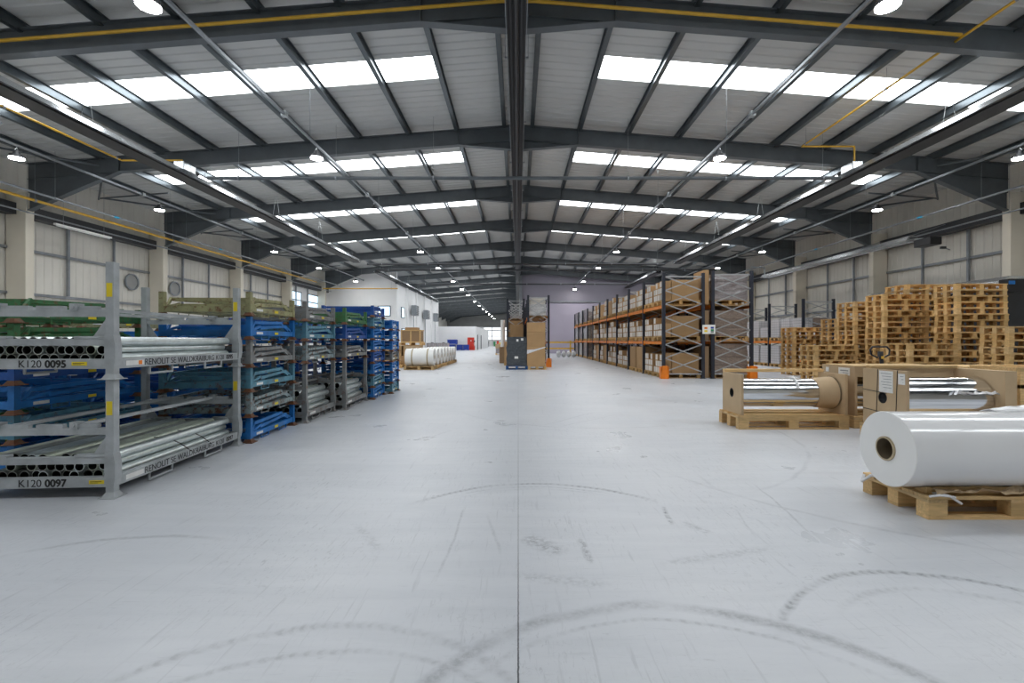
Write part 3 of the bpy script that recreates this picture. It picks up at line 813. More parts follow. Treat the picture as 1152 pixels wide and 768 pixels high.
def tubes(root, W, L, base, rows, per, r, labelfmt, rz, group, gap=0, seed=3, nearside=()):
    """individual steel tubes lying along the stillage; root gives the transform"""
    rr = random.Random(seed)
    meshes = []
    for k in range(5):
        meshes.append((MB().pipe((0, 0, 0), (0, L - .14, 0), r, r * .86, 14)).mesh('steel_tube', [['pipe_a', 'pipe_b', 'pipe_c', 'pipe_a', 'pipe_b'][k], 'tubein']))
    n = 0
    ca, sa = math.cos(rz), math.sin(rz)
    for j in range(rows):
        cnt = per - (j % 2)
        step = (W - .09 - 2 * r) / (per - 1)
        z = base + r + .0015 + j * (2 * r * .885 + .002)
        for i in range(cnt):
            if (j, i) in nearside: continue
            if gap and j > 0 and rr.random() < gap: continue
            x = -.045 - r - i * step - (j % 2) * step / 2
            y = .05 + rr.uniform(-.015, .03)
            o = bpy.data.objects.new('steel_tube', meshes[rr.randrange(5) if i > 1 else (0 if j else 0) if i == 0 else 2]); C.objects.link(o)
            p = root.location
            o.location = (p.x + ca * x - sa * y, p.y + sa * x + ca * y, p.z + z); o.rotation_euler = (0, 0, rz)
            tag(o, labelfmt % (ORD[i], ORD[j]), 'tube', group); n += 1
    return n

# --- stack A: two grey K120 stillages
RZ = math.atan2(.12, 1.88)
LA, WA = 1.86, 1.04
A0 = Vector((-3.25, 3.76, 0))
stA = []
for k, (num, z, wh) in enumerate((('0097', 0.0, 'lower'), ('0095', .94, 'upper'))):
    r = tall_stillage(WA, LA, .94, 'stillgrey')
    r.location = A0 + Vector((0, 0, z)); r.rotation_euler = (0, 0, RZ)
    tag(r, 'grey steel stillage K120 %s, %s of the nearest two' % (num, wh), 'stillage', 'grey K120 stillages')
    fy = -.0295
    letters(r, 'K120', .082, 'ink', (-.685, fy, .098), (PI / 2, 0, 0))
    letters(r, num, .080, 'ink', (-.485, fy, .098), (PI / 2, 0, 0), .0032)
    plate(r, -.155 if num == '0097' else -.285, -.04 if num == '0097' else -.17, fy - .001, fy + .001, .112, .142, 'yellow', 'warning_label')
    px_ = -.145 if num == '0097' else -.275
    MB().box(px_, px_ + .085, fy - .0025, fy - .0012, .129, .133).box(px_, px_ + .06, fy - .0025, fy - .0012, .120, .123).obj('small_print', 'ink', r)
    if num == '0095': plate(r, -.99, -.90, fy - .001, fy + .001, .108, .140, 'paper')
    fx = .0295
    plate(r, fx - .001, fx + .001, .10, .30, .105, .145, 'paper')
    if num == '0095': plate(r, fx, fx + .002, .24, .28, .108, .142, 'guard', 'red_mark')
    letters(r, 'RENOLIT SE WALDKRAIBURG', .078, 'ink', (fx, .31, .100), (PI / 2, 0, PI / 2))
    letters(r, 'K120', .072, 'ink', (fx, 1.38, .101), (PI / 2, 0, PI / 2))
    letters(r, num, .070, 'ink', (fx, 1.58, .102), (PI / 2, 0, PI / 2), .0028)
    stA.append(r)
tubes(stA[0], WA, LA, .126, 3, 12, .038, 'steel tube, %s from the aisle, %s layer up, lower K120 stillage', RZ, 'tubes in stillage K120 0097', .08, 5)
tubes(stA[1], WA, LA, .126, 3, 12, .038, 'steel tube, %s from the aisle, %s layer up, upper K120 stillage', RZ, 'tubes in stillage K120 0095', .10, 8)
# black bands round the lowest stillage's tubes
for t, y in enumerate((.78, 1.12)):
    m = MB(); q = [(.036, y + .16, .145), (-.03, y + .10, .235), (-.08, y + .02, .30), (-.16, y - .08, .335)]
    for a, b in zip(q, q[1:]): m.tube(a, b, .005, 5)
    o = m.obj('strap', 'blackstrap'); o.location = stA[0].location; o.rotation_euler = (0, 0, RZ)
    tag(o, 'thin black strap over the tubes of stillage K120 0097, %s one' % ('nearer' if t == 0 else 'farther'), 'strap', 'black straps')

# --- folded stillages: base frame with the end frames hinged flat on top
def folded(W, L, H, name='folded_stillage'):
    mats = ['stillblue']
    r = empty(name)
    pm = post_mesh(H, 'post', ['stillblue', 'rustcollar'], True, .058)
    for x in (0, -W):
        for y in (0, L): mo('post', pm, r, 0, (x, y, 0))
    for x in (0, -W): MB().box(x - .022, x + .022, .03, L - .03, .055, .118).obj('base_beam', mats, r)
    for y in (0, L): MB().box(-W + .03, -.03, y - .026, y + .026, .05, .12).obj('base_beam', mats, r)
    for x in (0, -W):
        for y in (L * .24, L * .66): MB().path([(x, y, .05), (x, y, .008), (x, y + .2, .008), (x, y + .2, .05)], .008, 5).obj('fork_loop', mats, r)
    for k, (ya, yb, za, zb, f) in enumerate(((L * .22, L * .84, .150, .195, 1), (L * .10, L * .72, .215, .235, -1))):
        e = empty('folded_end_frame'); e.parent = r
        for x in (-.01, -W + .01):
            MB().bar((x, ya, za), (x, yb, zb), .034, .036).obj('side_rail', mats, e)
            MB().bar((x, L * .05, .12), (x, ya + .02, za + .02), .030, .028).obj('slanting_arm', mats, e)
            MB().bar((x, yb - .03, zb), (x, min(L * .95, yb + .20), .13), .030, .028).obj('slanting_arm', mats, e)
        MB().bar((-.03, ya + .05, za), (-W + .03, ya + .05, za), .05, .045).obj('cross_rail', mats, e)
        MB().bar((-.03, yb - .08, zb), (-W + .03, yb - .08, zb), .05, .045).obj('cross_rail', mats, e)
    for i in range(4):
        x = -.16 - i * (W - .3) / 3; MB().box(x - .03, x + .03, .03, L - .03, .06, .085).obj('base_slat', mats, r)
    MB().box(.027, .029, L * .5, L * .5 + .10, .07, .10).obj('warning_label', 'yellow', r)
    MB().box(.027, .029, L * .1, L * .1 + .16, .07, .10).obj('paper_label', 'paper', r)
    return r
CN = {'stillblue': 'bright blue', 'stillnavy': 'deep blue', 'stillteal': 'dull teal', 'stillrust': 'rusty pale blue', 'stillyellow': 'rusty olive-yellow', 'stillgreen': 'worn green', 'stillgrey2': 'worn grey'}
PR = {}
def stack(x, y, W, L, levels, where, rz=RZ * .7, hmax=None):
    """levels: list of (paint, height, tilt)"""
    z = 0.0
    for i, (paint, h, *t) in enumerate(levels):
        key = (W, L, h)
        if key not in PR:
            p = folded(W, L, h); PR[key] = (p, family(p), True)
            base = p; used = False
        base, fam, fresh = PR[key]
        if fresh: o = base; PR[key] = (base, fam, False); o.location = (x, y, z); o.rotation_euler = (0, 0, rz)
        else: o = clone(base, (x, y, z), rz, fam=fam)
        setpaint(o, paint)
        n = len(levels)
        ordn = 'bottom one' if i == 0 else 'topmost' if i == n - 1 else '%s from the floor' % ORD[i]
        tag(o, '%s folded steel stillage, %s %s' % (CN[paint], ordn, where), 'stillage', 'folded stillages')
        z += h
    return z
def setpaint(o, paint):
    for ch in o.children:
        if ch.type == 'MESH':
            sl = ch.material_slots[0]
            if ch.data.materials[0] and ch.data.materials[0].name == M['stillblue'].name:
                sl.link = 'OBJECT'; sl.material = M[paint]
        setpaint(ch, paint)
b, n_, t, ru, ye, g, gr = 'stillblue', 'stillnavy', 'stillteal', 'stillrust', 'stillyellow', 'stillgreen', 'stillgrey2'
WB, LB = 1.03, 1.30
stack(-3.30, 5.76, WB, 1.20, [(b, .31), (ru, .31), (t, .30), (gr, .34), (b, .29), (ye, .30)], 'behind the K120 pair')
# C: grey tall stillage with tubes below, folded ones above
def tallstack(x, y, W, L, H, where, tl, n, seed, rz=RZ * .7):
    r = tall_stillage(W, L, H, 'stillgrey2', False); r.location = (x, y, 0); r.rotation_euler = (0, 0, rz)
    tag(r, 'worn grey steel stillage of tubes at the foot of %s' % where, 'stillage', 'grey tube stillages')
    plate(r, .0285, .0305, .12, .34, .11, .14, 'paper')
    tubes(r, W, L, .126, n, 9, .048, 'grey steel tube, %s from aisle, %s layer up at foot of ' + tl, rz, 'tubes at the foot of ' + tl, .05, seed)
tallstack(-3.24, 7.13, WB, 1.22, .90, 'the third stack from the camera', 'third stack', 4, 11)
def upper(x, y, W, L, z, levels, where, rz=RZ * .7):
    for i, (paint, h) in enumerate(levels):
        key = (W, L, h)
        if key not in PR:
            p = folded(W, L, h); PR[key] = (p, family(p), True)
        base, fam, fresh = PR[key]
        if fresh: o = base; PR[key] = (base, fam, False); o.location = (x, y, z); o.rotation_euler = (0, 0, rz)
        else: o = clone(base, (x, y, z), rz, fam=fam)
        setpaint(o, paint)
        tag(o, '%s folded steel stillage, %s above the tall one %s' % (CN[paint], ORD[i] if i < len(levels) - 1 else 'topmost', where), 'stillage', 'folded stillages')
        z += h
upper(-3.24, 7.13, WB, 1.22, .90, [(ru, .34), (t, .30), (gr, .30)], 'in the third stack')
tallstack(-3.14, 8.48, WB, 1.34, .90, 'the fourth stack from the camera', 'fourth stack', 4, 12)
upper(-3.14, 8.48, WB, 1.34, .90, [(gr, .34), (n_, .30), (g, .31)], 'in the fourth stack')
stack(-3.10, 9.98, WB, .92, [(b, .25), (t, .25), (b, .26), (n_, .25), (b, .25), (b, .25), (t, .24), (n_, .25)], 'in the fifth front stack')
stack(-3.00, 11.08, WB, .72, [(t, .24), (b, .25), (b, .25), (gr, .25), (b, .25), (b, .25), (b, .25)], 'in the sixth front stack')
# second and third rows, seen through and above the front row
stack(-4.62, 4.30, 1.05, 1.50, [(b, .30), (t, .27), (b, .27), (n_, .30), (g, .27), (g, .22)], 'of the first middle-row stack')
stack(-4.70, 6.30, 1.05, 1.50, [(n_, .30), (b, .27), (n_, .27), (t, .30), (b, .27)], 'of the second middle-row stack')
stack(-4.66, 8.00, 1.05, 1.50, [(n_, .30), (t, .27), (b, .27), (n_, .30), (b, .27), (n_, .25)], 'of the third middle-row stack')
stack(-4.56, 9.70, 1.05, 1.50, [(b, .30), (n_, .27), (n_, .27), (b, .30), (n_, .27), (b, .27), (n_, .24)], 'of the last middle-row stack')
stack(-5.95, 4.70, 1.05, 1.50, [(t, .30), (g, .27), (b, .27), (n_, .30), (gr, .27), (g, .22)], 'of the first wall-side stack')
stack(-6.05, 6.50, 1.05, 1.50, [(gr, .30), (t, .27), (n_, .27), (g, .30), (t, .27), (ye, .25)], 'of the second wall-side stack')
# ================================================================== PALLETS
def pallet_full(w, d, h, name='pallet', mats=('pallet', 'pallet_y'), nb=5, over=0):
    """every board and block its own part; origin at left near corner, x to w, y to d"""
    r = empty(name)
    t = .022; bh = h - 3 * t
    for i in range(3):
        y = (d - .10) * i / 2
        MB().box(0, w, y, y + .10, 0, t).obj('bottom_board', mats[0], r, .002)
        for j in range(3):
            x = (w - .14) * j / 2; MB().box(x, x + .14, y, y + .10, t + .0005, t + bh).obj('block', mats[0], r, .003)
    for j in range(3):
        x = (w - .14) * j / 2; MB().box(x, x + .14, 0, d, t + bh + .0005, 2 * t + bh).obj('cross_board', mats[1], r, .002)
    for i in range(nb):
        bw = .12 if i % 2 == 0 else .10
        y = (d - .12) * i / (nb - 1); MB().box(0, w, y, y + bw, 2 * t + bh + .0005, h).obj('top_board', mats[0], r, .002)
    return r
def pallet_mesh(w, d, h, mat='oldpallet', name='pallet', seed=0, blocks=3):
    rr = random.Random(seed); m = MB(); t = .016; bh = h - 3 * t - .002
    for i in range(3):
        y = (d - .10) * i / 2; m.box(0, w, y, y + .10, 0, t)
        for j in range(blocks):
            x = (w - .12) * j / (blocks - 1); m.box(x + .01, x + .11, y + .005, y + .095, t, t + bh)
    for j in range(blocks):
        x = (w - .12) * j / (blocks - 1); m.box(x + .01, x + .11, 0, d, t + bh, 2 * t + bh)
    for i in range(5):
        y = (d - .11) * i / 4; m.box(-rr.uniform(0, .006), w + rr.uniform(0, .006), y, y + .11 - rr.uniform(0, .02), 2 * t + bh, 3 * t + bh)
    return m.mesh(name, mat)
PM = {}
def pallet_stack(x, y, w, d, n, where, pitch=.144, seed=0, off=0.0, jit=.012):
    rr = random.Random(seed + 100)
    for i in range(n):
        key = (w, d, pitch, (i * 7 + seed) % 3)
        if key not in PM: PM[key] = pallet_mesh(w, d, pitch, 'oldpallet' if key[3] else 'pallet', seed=key[3], blocks=4 if key[3] == 2 and w > 1 else 3)
        o = mo('pallet', PM[key]); o.location = (x + rr.uniform(-jit, jit), y + rr.uniform(-jit, jit), i * pitch + .0005); o.rotation_euler = (0, 0, rr.uniform(-.012, .012))
        ordn = 'bottom one' if i == 0 else 'topmost' if i == n - 1 else '%s from the floor' % ORD[i]
        tag(o, 'empty wooden pallet, %s in %s' % (ordn, where), 'pallet', 'stacked empty pallets')
pallet_stack(9.57, 12.30, 1.20, .66, 17, 'the wide middle stack beside the tall ones', .1455, 1)
pallet_stack(10.37, 11.10, 1.22, .62, 18, 'the tallest stack at the right', .1445, 2)
pallet_stack(9.05, 10.86, 1.14, .70, 8, 'the low stack before the wide middle one', .148, 3)
pallet_stack(10.95, 13.25, 1.20, .80, 19, 'the tall stack behind the two widest', .1495, 4)
pallet_stack(10.17, 14.20, 1.20, .80, 17, 'the slim stack left of the wide one', .143, 5)
pallet_stack(10.56, 15.60, 1.20, .80, 14, 'the farthest stack beside the wall column', .1415, 6)
pallet_stack(8.28, 13.10, 1.22, .70, 8, 'the low stack at the far left', .140, 7)
pallet_stack(9.94, 9.50, 1.22, .62, 11, 'the low stack at the frame edge', .140, 8)
pallet_stack(9.90, 16.90, 1.20, .80, 12, 'the hidden stack nearest the rack', .144, 9)

# ---- white roll on its pallet, near right
pr = pallet_full(1.30, .62, .160, 'pallet', ('pallet', 'pallet_y'), 5)
pr.location = (2.86, 3.275, 0); tag(pr, 'wooden pallet under the big white film roll', 'pallet')
RC = Vector((2.735, 3.43 + .06, .449)); RR = .2735
r = empty('film_roll', (2.735, 3.49, .449))
n = 64; L = 1.55
m = MB(); vs = []
for (x, rad) in ((.006, RR), (L - .006, RR), (0, RR - .006), (L, RR - .006)):
    pass
m.tube((.004, 0, 0), (L - .004, 0, 0), RR, n, caps=False); m.obj('film', 'film', r)
for xa, xb in ((0, .004), (L, L - .004)): MB().disc((xa, 0, 0), RR - .004, 'x', n, .089).tube((xa, 0, 0), (xb, 0, 0), RR - .004, n, RR, caps=False).obj('roll_face', 'filmend', r)
m = MB().pipe((-.012, 0, 0), (L + .012, 0, 0), .0885, .0765, 40, 0, 1); m.obj('core', ['core', 'coredark'], r)
tag(r, 'big roll of glossy white film lying on a near pallet', 'film roll')
# torn white sheet curled up on top of the roll's far side
m = MB(); pts = []
rr = random.Random(3); K = 16
for i in range(K + 1):
    x = 3.55 + i * .040 - RC.x
    hgt = .012 + .030 * math.sin(PI * i / K) + rr.uniform(0, .014)
    for j, (dy, dz) in enumerate(((-.02, .0), (.05, hgt * .9), (.12, hgt), (.17, hgt * .35))):
        pts.append((x, dy, math.sqrt(max(.0, RR ** 2 - dy * dy)) + .002 + dz))
m.add(pts, [(i * 4 + j, i * 4 + j + 1, i * 4 + j + 5, i * 4 + j + 4) for i in range(K) for j in range(3)], 0, True)
o = m.obj('loose_film_edge', 'film', r); md = o.modifiers.new('t', 'SOLIDIFY'); md.thickness = .002
# kraft paper crumpled under the roll
def crumple(name, x0, x1, y0, y1, z, amp, mat, lab, cat, seed=1, nx=34, ny=14, slope=0):
    rr = random.Random(seed); pts = []
    from mathutils import noise as mn
    for i in range(nx + 1):
        for j in range(ny + 1):
            u, v = i / nx, j / ny
            k = abs(mn.noise(Vector((u * 5 + seed, v * 3, seed)))) + .4 * abs(mn.noise(Vector((u * 13, v * 9, seed + 4))))
            pts.append((x0 + (x1 - x0) * u, y0 + (y1 - y0) * v + .03 * mn.noise(Vector((u * 6, seed, 0))), z + amp * k + slope * u))
    m = MB().add(pts, [(i * (ny + 1) + j, (i + 1) * (ny + 1) + j, (i + 1) * (ny + 1) + j + 1, i * (ny + 1) + j + 1) for i in range(nx) for j in range(ny)])
    o = m.obj(name, mat); md = o.modifiers.new('t', 'SOLIDIFY'); md.thickness = .003; return tag(o, lab, cat)
crumple('kraft_paper', 2.93, 4.15, 3.28, 3.50, .168, .075, 'board', 'crumpled brown paper under the big white roll', 'paper', 2)
m = MB()
for s in (0, 1):
    y = 3.33 + s * .42
    m.prism([(2.92, .162), (3.02, .162), (3.02, .20), (2.98, .23), (2.92, .18)], 'y', y, y + .1)
for s in (0, 1):
    y = 3.33 + s * .33
    o = MB().prism([(y, .1615), (y + .13, .1615), (y + .015, .21), (y, .21)] if s == 0 else [(y, .1615), (y + .13, .1615), (y + .13, .21), (y + .115, .21)], 'x', 2.90, 4.10).obj('wedge_batten', 'pallet')
    tag(o, 'long timber wedge under the %s side of the white roll' % ('near' if s == 0 else 'far'), 'wedge')
m = MB().path([(2.83, 3.84, .155), (2.80, 3.82, .11), (2.84, 3.78, .165), (2.93, 3.74, .166), (3.0, 3.72, .17)], .012, 6)
tag(m.obj('plastic_strip', 'bag'), 'clear plastic strip hanging off the far corner of the near pallet', 'plastic strip')
m = MB().path([(2.86, 3.262, .168), (2.93, 3.262, .175), (3.00, 3.258, .168), (3.07, 3.25, .12)], .009, 6).path([(2.92, 3.36, .17), (2.98, 3.28, .172), (3.04, 3.262, .16)], .008, 6)
tag(m.obj('plastic_strip', 'bag'), 'clear plastic strip on the near corner of the near pallet', 'plastic strip')

# ---- foil roll crates
def endboard(r, x, y0, y1, z0, z1, t=.035, hole=None, name='end_board', mat='board'):
    """board standing across the crate with a round hole for the core"""
    hy, hz, hr = hole; n = 28
    cs = []
    for i in range(n):
        a = 2 * PI * i / n; c, s = math.cos(a), math.sin(a)
        k = min(((y1 - hy) / c if c > 1e-6 else (y0 - hy) / c if c < -1e-6 else 9), ((z1 - hz) / s if s > 1e-6 else (z0 - hz) / s if s < -1e-6 else 9))
        cs.append((hy + k * c, hz + k * s))
    # snap nearest outline points to the corners
    for cy in (y0, y1):
        for cz in (z0, z1):
            j = min(range(n), key=lambda q: (cs[q][0] - cy) ** 2 + (cs[q][1] - cz) ** 2); cs[j] = (cy, cz)
    inn = [(hy + hr * math.cos(2 * PI * i / n), hz + hr * math.sin(2 * PI * i / n)) for i in range(n)]
    vs = [(xx, *p) for xx in (x, x + t) for p in cs + inn]
    f = []
    for i in range(n):
        j = (i + 1) % n
        f += [(i, j, n + j, n + i), (2 * n + i, 3 * n + i, 3 * n + j, 2 * n + j), (i, 2 * n + i, 2 * n + j, j), (n + i, n + j, 3 * n + j, 3 * n + i)]
    return MB().add(vs, f).obj(name, mat, r)
def foil_roll(x0, x1, cy, cz, rad, lab, ends=True, disc=None):
    r = empty('foil_roll', (x0, cy, cz)); L = x1 - x0
    MB().tube((.02, 0, 0), (L - .02, 0, 0), rad, 56).obj('foil', 'foil', r)
    MB().pipe((-.033, 0, 0), (L + .033, 0, 0), .070, .060, 28, 0, 1).obj('core', ['black', 'black'], r)
    if disc:
        m = MB().tube((L - .30, 0, 0), (L - .02, 0, 0), rad + .004, 48, rad + .03, caps=False); o = m.obj('card_wrap', 'board', r)
        MB().tube((L - .02, 0, 0), (L - .012, 0, 0), rad + .035, 48).obj('end_disc', 'coredark', r)
    return tag(r, lab, 'foil roll')
# crate 1: open sided, low pallet in front
p = pallet_full(1.55, .66, .195, 'pallet', ('pallet', 'pallet_y'), 4); p.location = (3.105, 6.60, 0)
MB().box(0, 1.55, -.002, .03, .122, .195).obj('front_rail', 'pallet', p)
for a, b, y in ((.2, .75, .12), (.6, 1.25, .22)): pass
tag(p, 'wooden pallet under the open foil roll crate nearest the aisle', 'pallet')
c = empty('roll_crate', (3.15, 6.63, .196))
endboard(c, 0, 0, .60, 0, .575, hole=(.30, .29, .068)); endboard(c, 1.47, 0, .60, 0, .575, hole=(.30, .29, .068))
MB().box(.0, 1.505, .52, .60, .576, .622).obj('top_batten', 'pallet', c, .003)
tag(c, 'open crate of brown end boards with one top batten, nearest aisle', 'crate')
fr = foil_roll(3.187, 4.618, 6.93, .486, .205, 'shiny foil roll in the open crate nearest the aisle', disc=True)
for s, x in enumerate((4.02,)):
    m = MB()
    q = [(0, -.215 * math.cos(a) , .215 * math.sin(a)) for a in [PI * (.12 + .5 * i / 8) for i in range(9)]]
    q = [(x - 3.187 + .0 + .03 * i / 8, p_[1] , p_[2]) for i, p_ in enumerate(q)]
    m.path(q, .018, 6); m.path([q[-1], (q[-1][0] + .06, q[-1][1], q[-1][2] + .03), (q[-1][0] + .12, q[-1][1] - .03, q[-1][2] - .01)], .010, 6)
    m.obj('ribbon', 'whitestrap', fr)
# crate 2: bigger, with strapped, labelled end board
p = pallet_full(1.40, .72, .17, 'pallet', ('pallet', 'pallet_y'), 5); p.location = (4.54, 5.52, 0); tag(p, 'wooden pallet under the strapped foil roll crate', 'pallet')
c = empty('roll_crate', (4.60, 5.56, .171))
endboard(c, 0, 0, .70, 0, .715, hole=(.37, .36, .075)); endboard(c, 1.17, 0, .70, 0, .715, .14, hole=(.37, .36, .075))
MB().box(.036, 1.17, .655, .70, .16, .715).obj('back_board', 'board', c)
MB().box(.036, 1.17, .60, .70, .716, .75).obj('top_batten', 'pallet', c, .003)
for y0_, y1_, z0_, z1_, nm in ((.20, .42, .43, .70, 'l'), (.02, .12, .55, .68, 's')):
    lb = MB().box(-.003, -.0005, y0_, y1_, z0_, z1_).obj('shipping_label', 'paper', c)
    m = MB()
    for k in range(6 if nm == 'l' else 3):
        zz = z1_ - .03 - k * .035; m.box(-.0042, -.0032, y0_ + .02, y1_ - .03 - (k % 3) * .02, zz - .006, zz)
    m.obj('print', 'conduit', lb)
for z in (.17, .42): MB().tube((-.004, .30, z), (-.004, .70, z + .02), .004, 5).obj('strap', 'blackstrap', c)
for y in (.16, .47): MB().tube((-.004, y, .0), (-.004, y - .03, .715), .004, 5).obj('strap', 'blackstrap', c)
tag(c, 'brown board crate with black straps and white shipping labels', 'crate')
fr = foil_roll(4.637, 5.768, 5.93, .53, .262, 'shiny foil roll in the strapped and labelled crate')
# loose clear film over crate 2 right end
m = MB()
crumple('clear_film', 5.25, 5.78, 5.62, 5.66, .60, .10, 'bag', 'crumpled clear film on the right end of the strapped crate', 'plastic film', 5, 12, 3)
bpy.data.objects['clear_film'].location = (0, 0, 0)
# crate 3: behind, long and taller with labels
p = pallet_full(1.50, .80, .17, 'pallet', ('pallet', 'pallet_y'), 5); p.location = (4.78, 6.68, 0); tag(p, 'wooden pallet under the long crate behind the strapped one', 'pallet')
c = empty('roll_crate', (4.82, 6.72, .171))
endboard(c, 0, 0, .72, 0, .70, hole=(.36, .34, .07)); endboard(c, 1.36, 0, .72, 0, .70, hole=(.36, .34, .07))
MB().box(.036, 1.36, .68, .72, .1, .70).obj('back_board', 'board', c)
MB().box(.0, 1.395, .0, .72, .701, .715).obj('lid', 'pallet', c, .002)
MB().box(.036, 1.36, .0, .02, .56, .70).obj('front_panel', 'board', c)
for a, b in ((.05, .20),): 
    lb = MB().box(-.003, -.0005, .10, .34, .57, .68).obj('shipping_label', 'paper', c)
    MB().box(-.0042, -.0032, .13, .30, .63, .645).box(-.0042, -.0032, .13, .25, .60, .61).obj('print', 'conduit', lb)
    MB().box(-.003, -.0005, .56, .63, .60, .67).obj('small_label', 'paper', c)
MB().box(.62, .84, -.003, -.0005, .60, .66).obj('small_label', 'paper', c)
tag(c, 'long brown board crate behind the strapped crate', 'crate')
foil_roll(4.857, 6.178, 7.08, .51, .25, 'shiny foil roll in the long crate behind the strapped one')
# crate 4: at the frame edge
p = pallet_full(1.40, .72, .17, 'pallet', ('pallet', 'pallet_y'), 5); p.location = (6.10, 5.70, 0); tag(p, 'wooden pallet under the timber-framed crate at the frame edge', 'pallet')
c = empty('roll_crate', (6.13, 5.73, .171))
for x in (0, 1.24):
    for y in (0, .60): MB().box(x, x + .07, y, y + .05, 0, .70).obj('corner_post', 'pallet', c, .003)
for z in (.49, .701): MB().box(0, 1.31, 0, .05, z if z > .6 else z, z + .05).obj('rail', 'pallet', c, .003)
MB().box(0, 1.31, .60, .65, .701, .751).obj('rail', 'pallet', c, .003)
for x in (0, 1.26): MB().box(x, x + .05, .051, .599, .701, .751).obj('rail', 'pallet', c, .003)
MB().box(.02, 1.29, .05, .60, .545, .66).obj('brown_pad', 'carton', c)
tag(c, 'open timber-framed crate with a brown pad at the right edge', 'crate')
o = crumple('foil_bag', 6.25, 7.30, 5.82, 6.25, .40, .16, 'bag', 'crumpled silver bag inside the timber-framed crate', 'bag', 9)
b_ = MB().box(6.25, 7.30, 5.80, 6.26, .173, .40).obj('goods_box', 'whitecarton'); tag(b_, 'pale box below the silver bag in the timber-framed crate', 'box')
# crate 5 beyond crate 4
p = pallet_full(1.50, .80, .17, 'pallet', ('pallet', 'pallet_y'), 5); p.location = (6.42, 6.70, 0); tag(p, 'wooden pallet under the rearmost crate at the frame edge', 'pallet')
c = empty('roll_crate', (6.46, 6.74, .171))
endboard(c, 0, 0, .70, 0, .68, hole=(.36, .34, .07)); endboard(c, 1.36, 0, .70, 0, .68, hole=(.36, .34, .07))
MB().box(0, 1.395, 0, .70, .681, .70).obj('lid', 'pallet', c); MB().box(.036, 1.36, 0, .02, .45, .68).obj('front_panel', 'board', c)
tag(c, 'brown board crate farthest right, behind the timber-framed one', 'crate')
foil_roll(6.497, 7.818, 7.10, .50, .23, 'shiny foil roll in the rearmost crate at the frame edge')

# ---- pallet truck behind the crates
r = empty('pallet_truck', (7.0, 8.95, 0))
m = MB()
MB().bar((0, 0, .35), (0, .12, 1.0), .06, .035).obj('tiller', 'black', r, .005)
m = MB().path([(-.06, .12, .92), (-.17, .125, .98), (-.19, .135, 1.07), (-.14, .14, 1.13), (.14, .14, 1.13), (.19, .135, 1.07), (.17, .125, .98), (.06, .12, .92)], .016, 8); m.obj('handle_loop', 'black', r)
MB().box(-.035, .035, .085, .155, .93, 1.04).obj('control_head', 'charcoal', r, .01)
MB().box(-.02, .02, .05, .075, .90, .95).obj('grip', 'railyellow', r)
MB().tube((0, 0, .06), (0, 0, .38), .06, 16).obj('pump', 'railyellow', r)
for sx in (-1, 1):
    MB().prism([(sx * .10, .05), (sx * .27, .05), (sx * .27, .11), (sx * .10, .11)], 'y', .1, 1.2).obj('fork', 'railyellow', r); MB().tube((sx * .05 - .02, -.02, .08), (sx * .05 + .02, -.02, .08), .08, 16).obj('wheel', 'black', r)
MB().box(-.27, .27, .06, .12, .05, .24).obj('fork_head', 'railyellow', r)
tag(r, 'hand pallet truck with black loop handle before the pallet stacks', 'pallet truck')

# ---- lagged machine behind the stacks
r = empty('wrapping_machine', (14.0, 13.6, 0))
MB().box(0, 1.1, 0, 5.2, 0, 2.75).obj('cabinet', 'charcoal', r, .02)
m = MB().prism([(-.08, 2.76), (1.18, 2.76), (1.18, 2.95), (.95, 3.12), (.2, 3.12), (-.08, 2.98)], 'y', -.05, 5.25); m.obj('cover', 'silver', r, .02)
MB().box(-.15, .35, -.35, -.06, 2.62, 3.0).obj('control_box', 'black', r, .02); MB().box(-.155, .02, -.36, -.35, 2.84, 2.94).obj('screen', 'stillblue', r)
MB().box(-.30, -.02, .02, .4, 0, 2.7).obj('mast', 'charcoal', r)
tag(r, 'tall dark machine with a silver top behind the pallet stacks', 'machine')
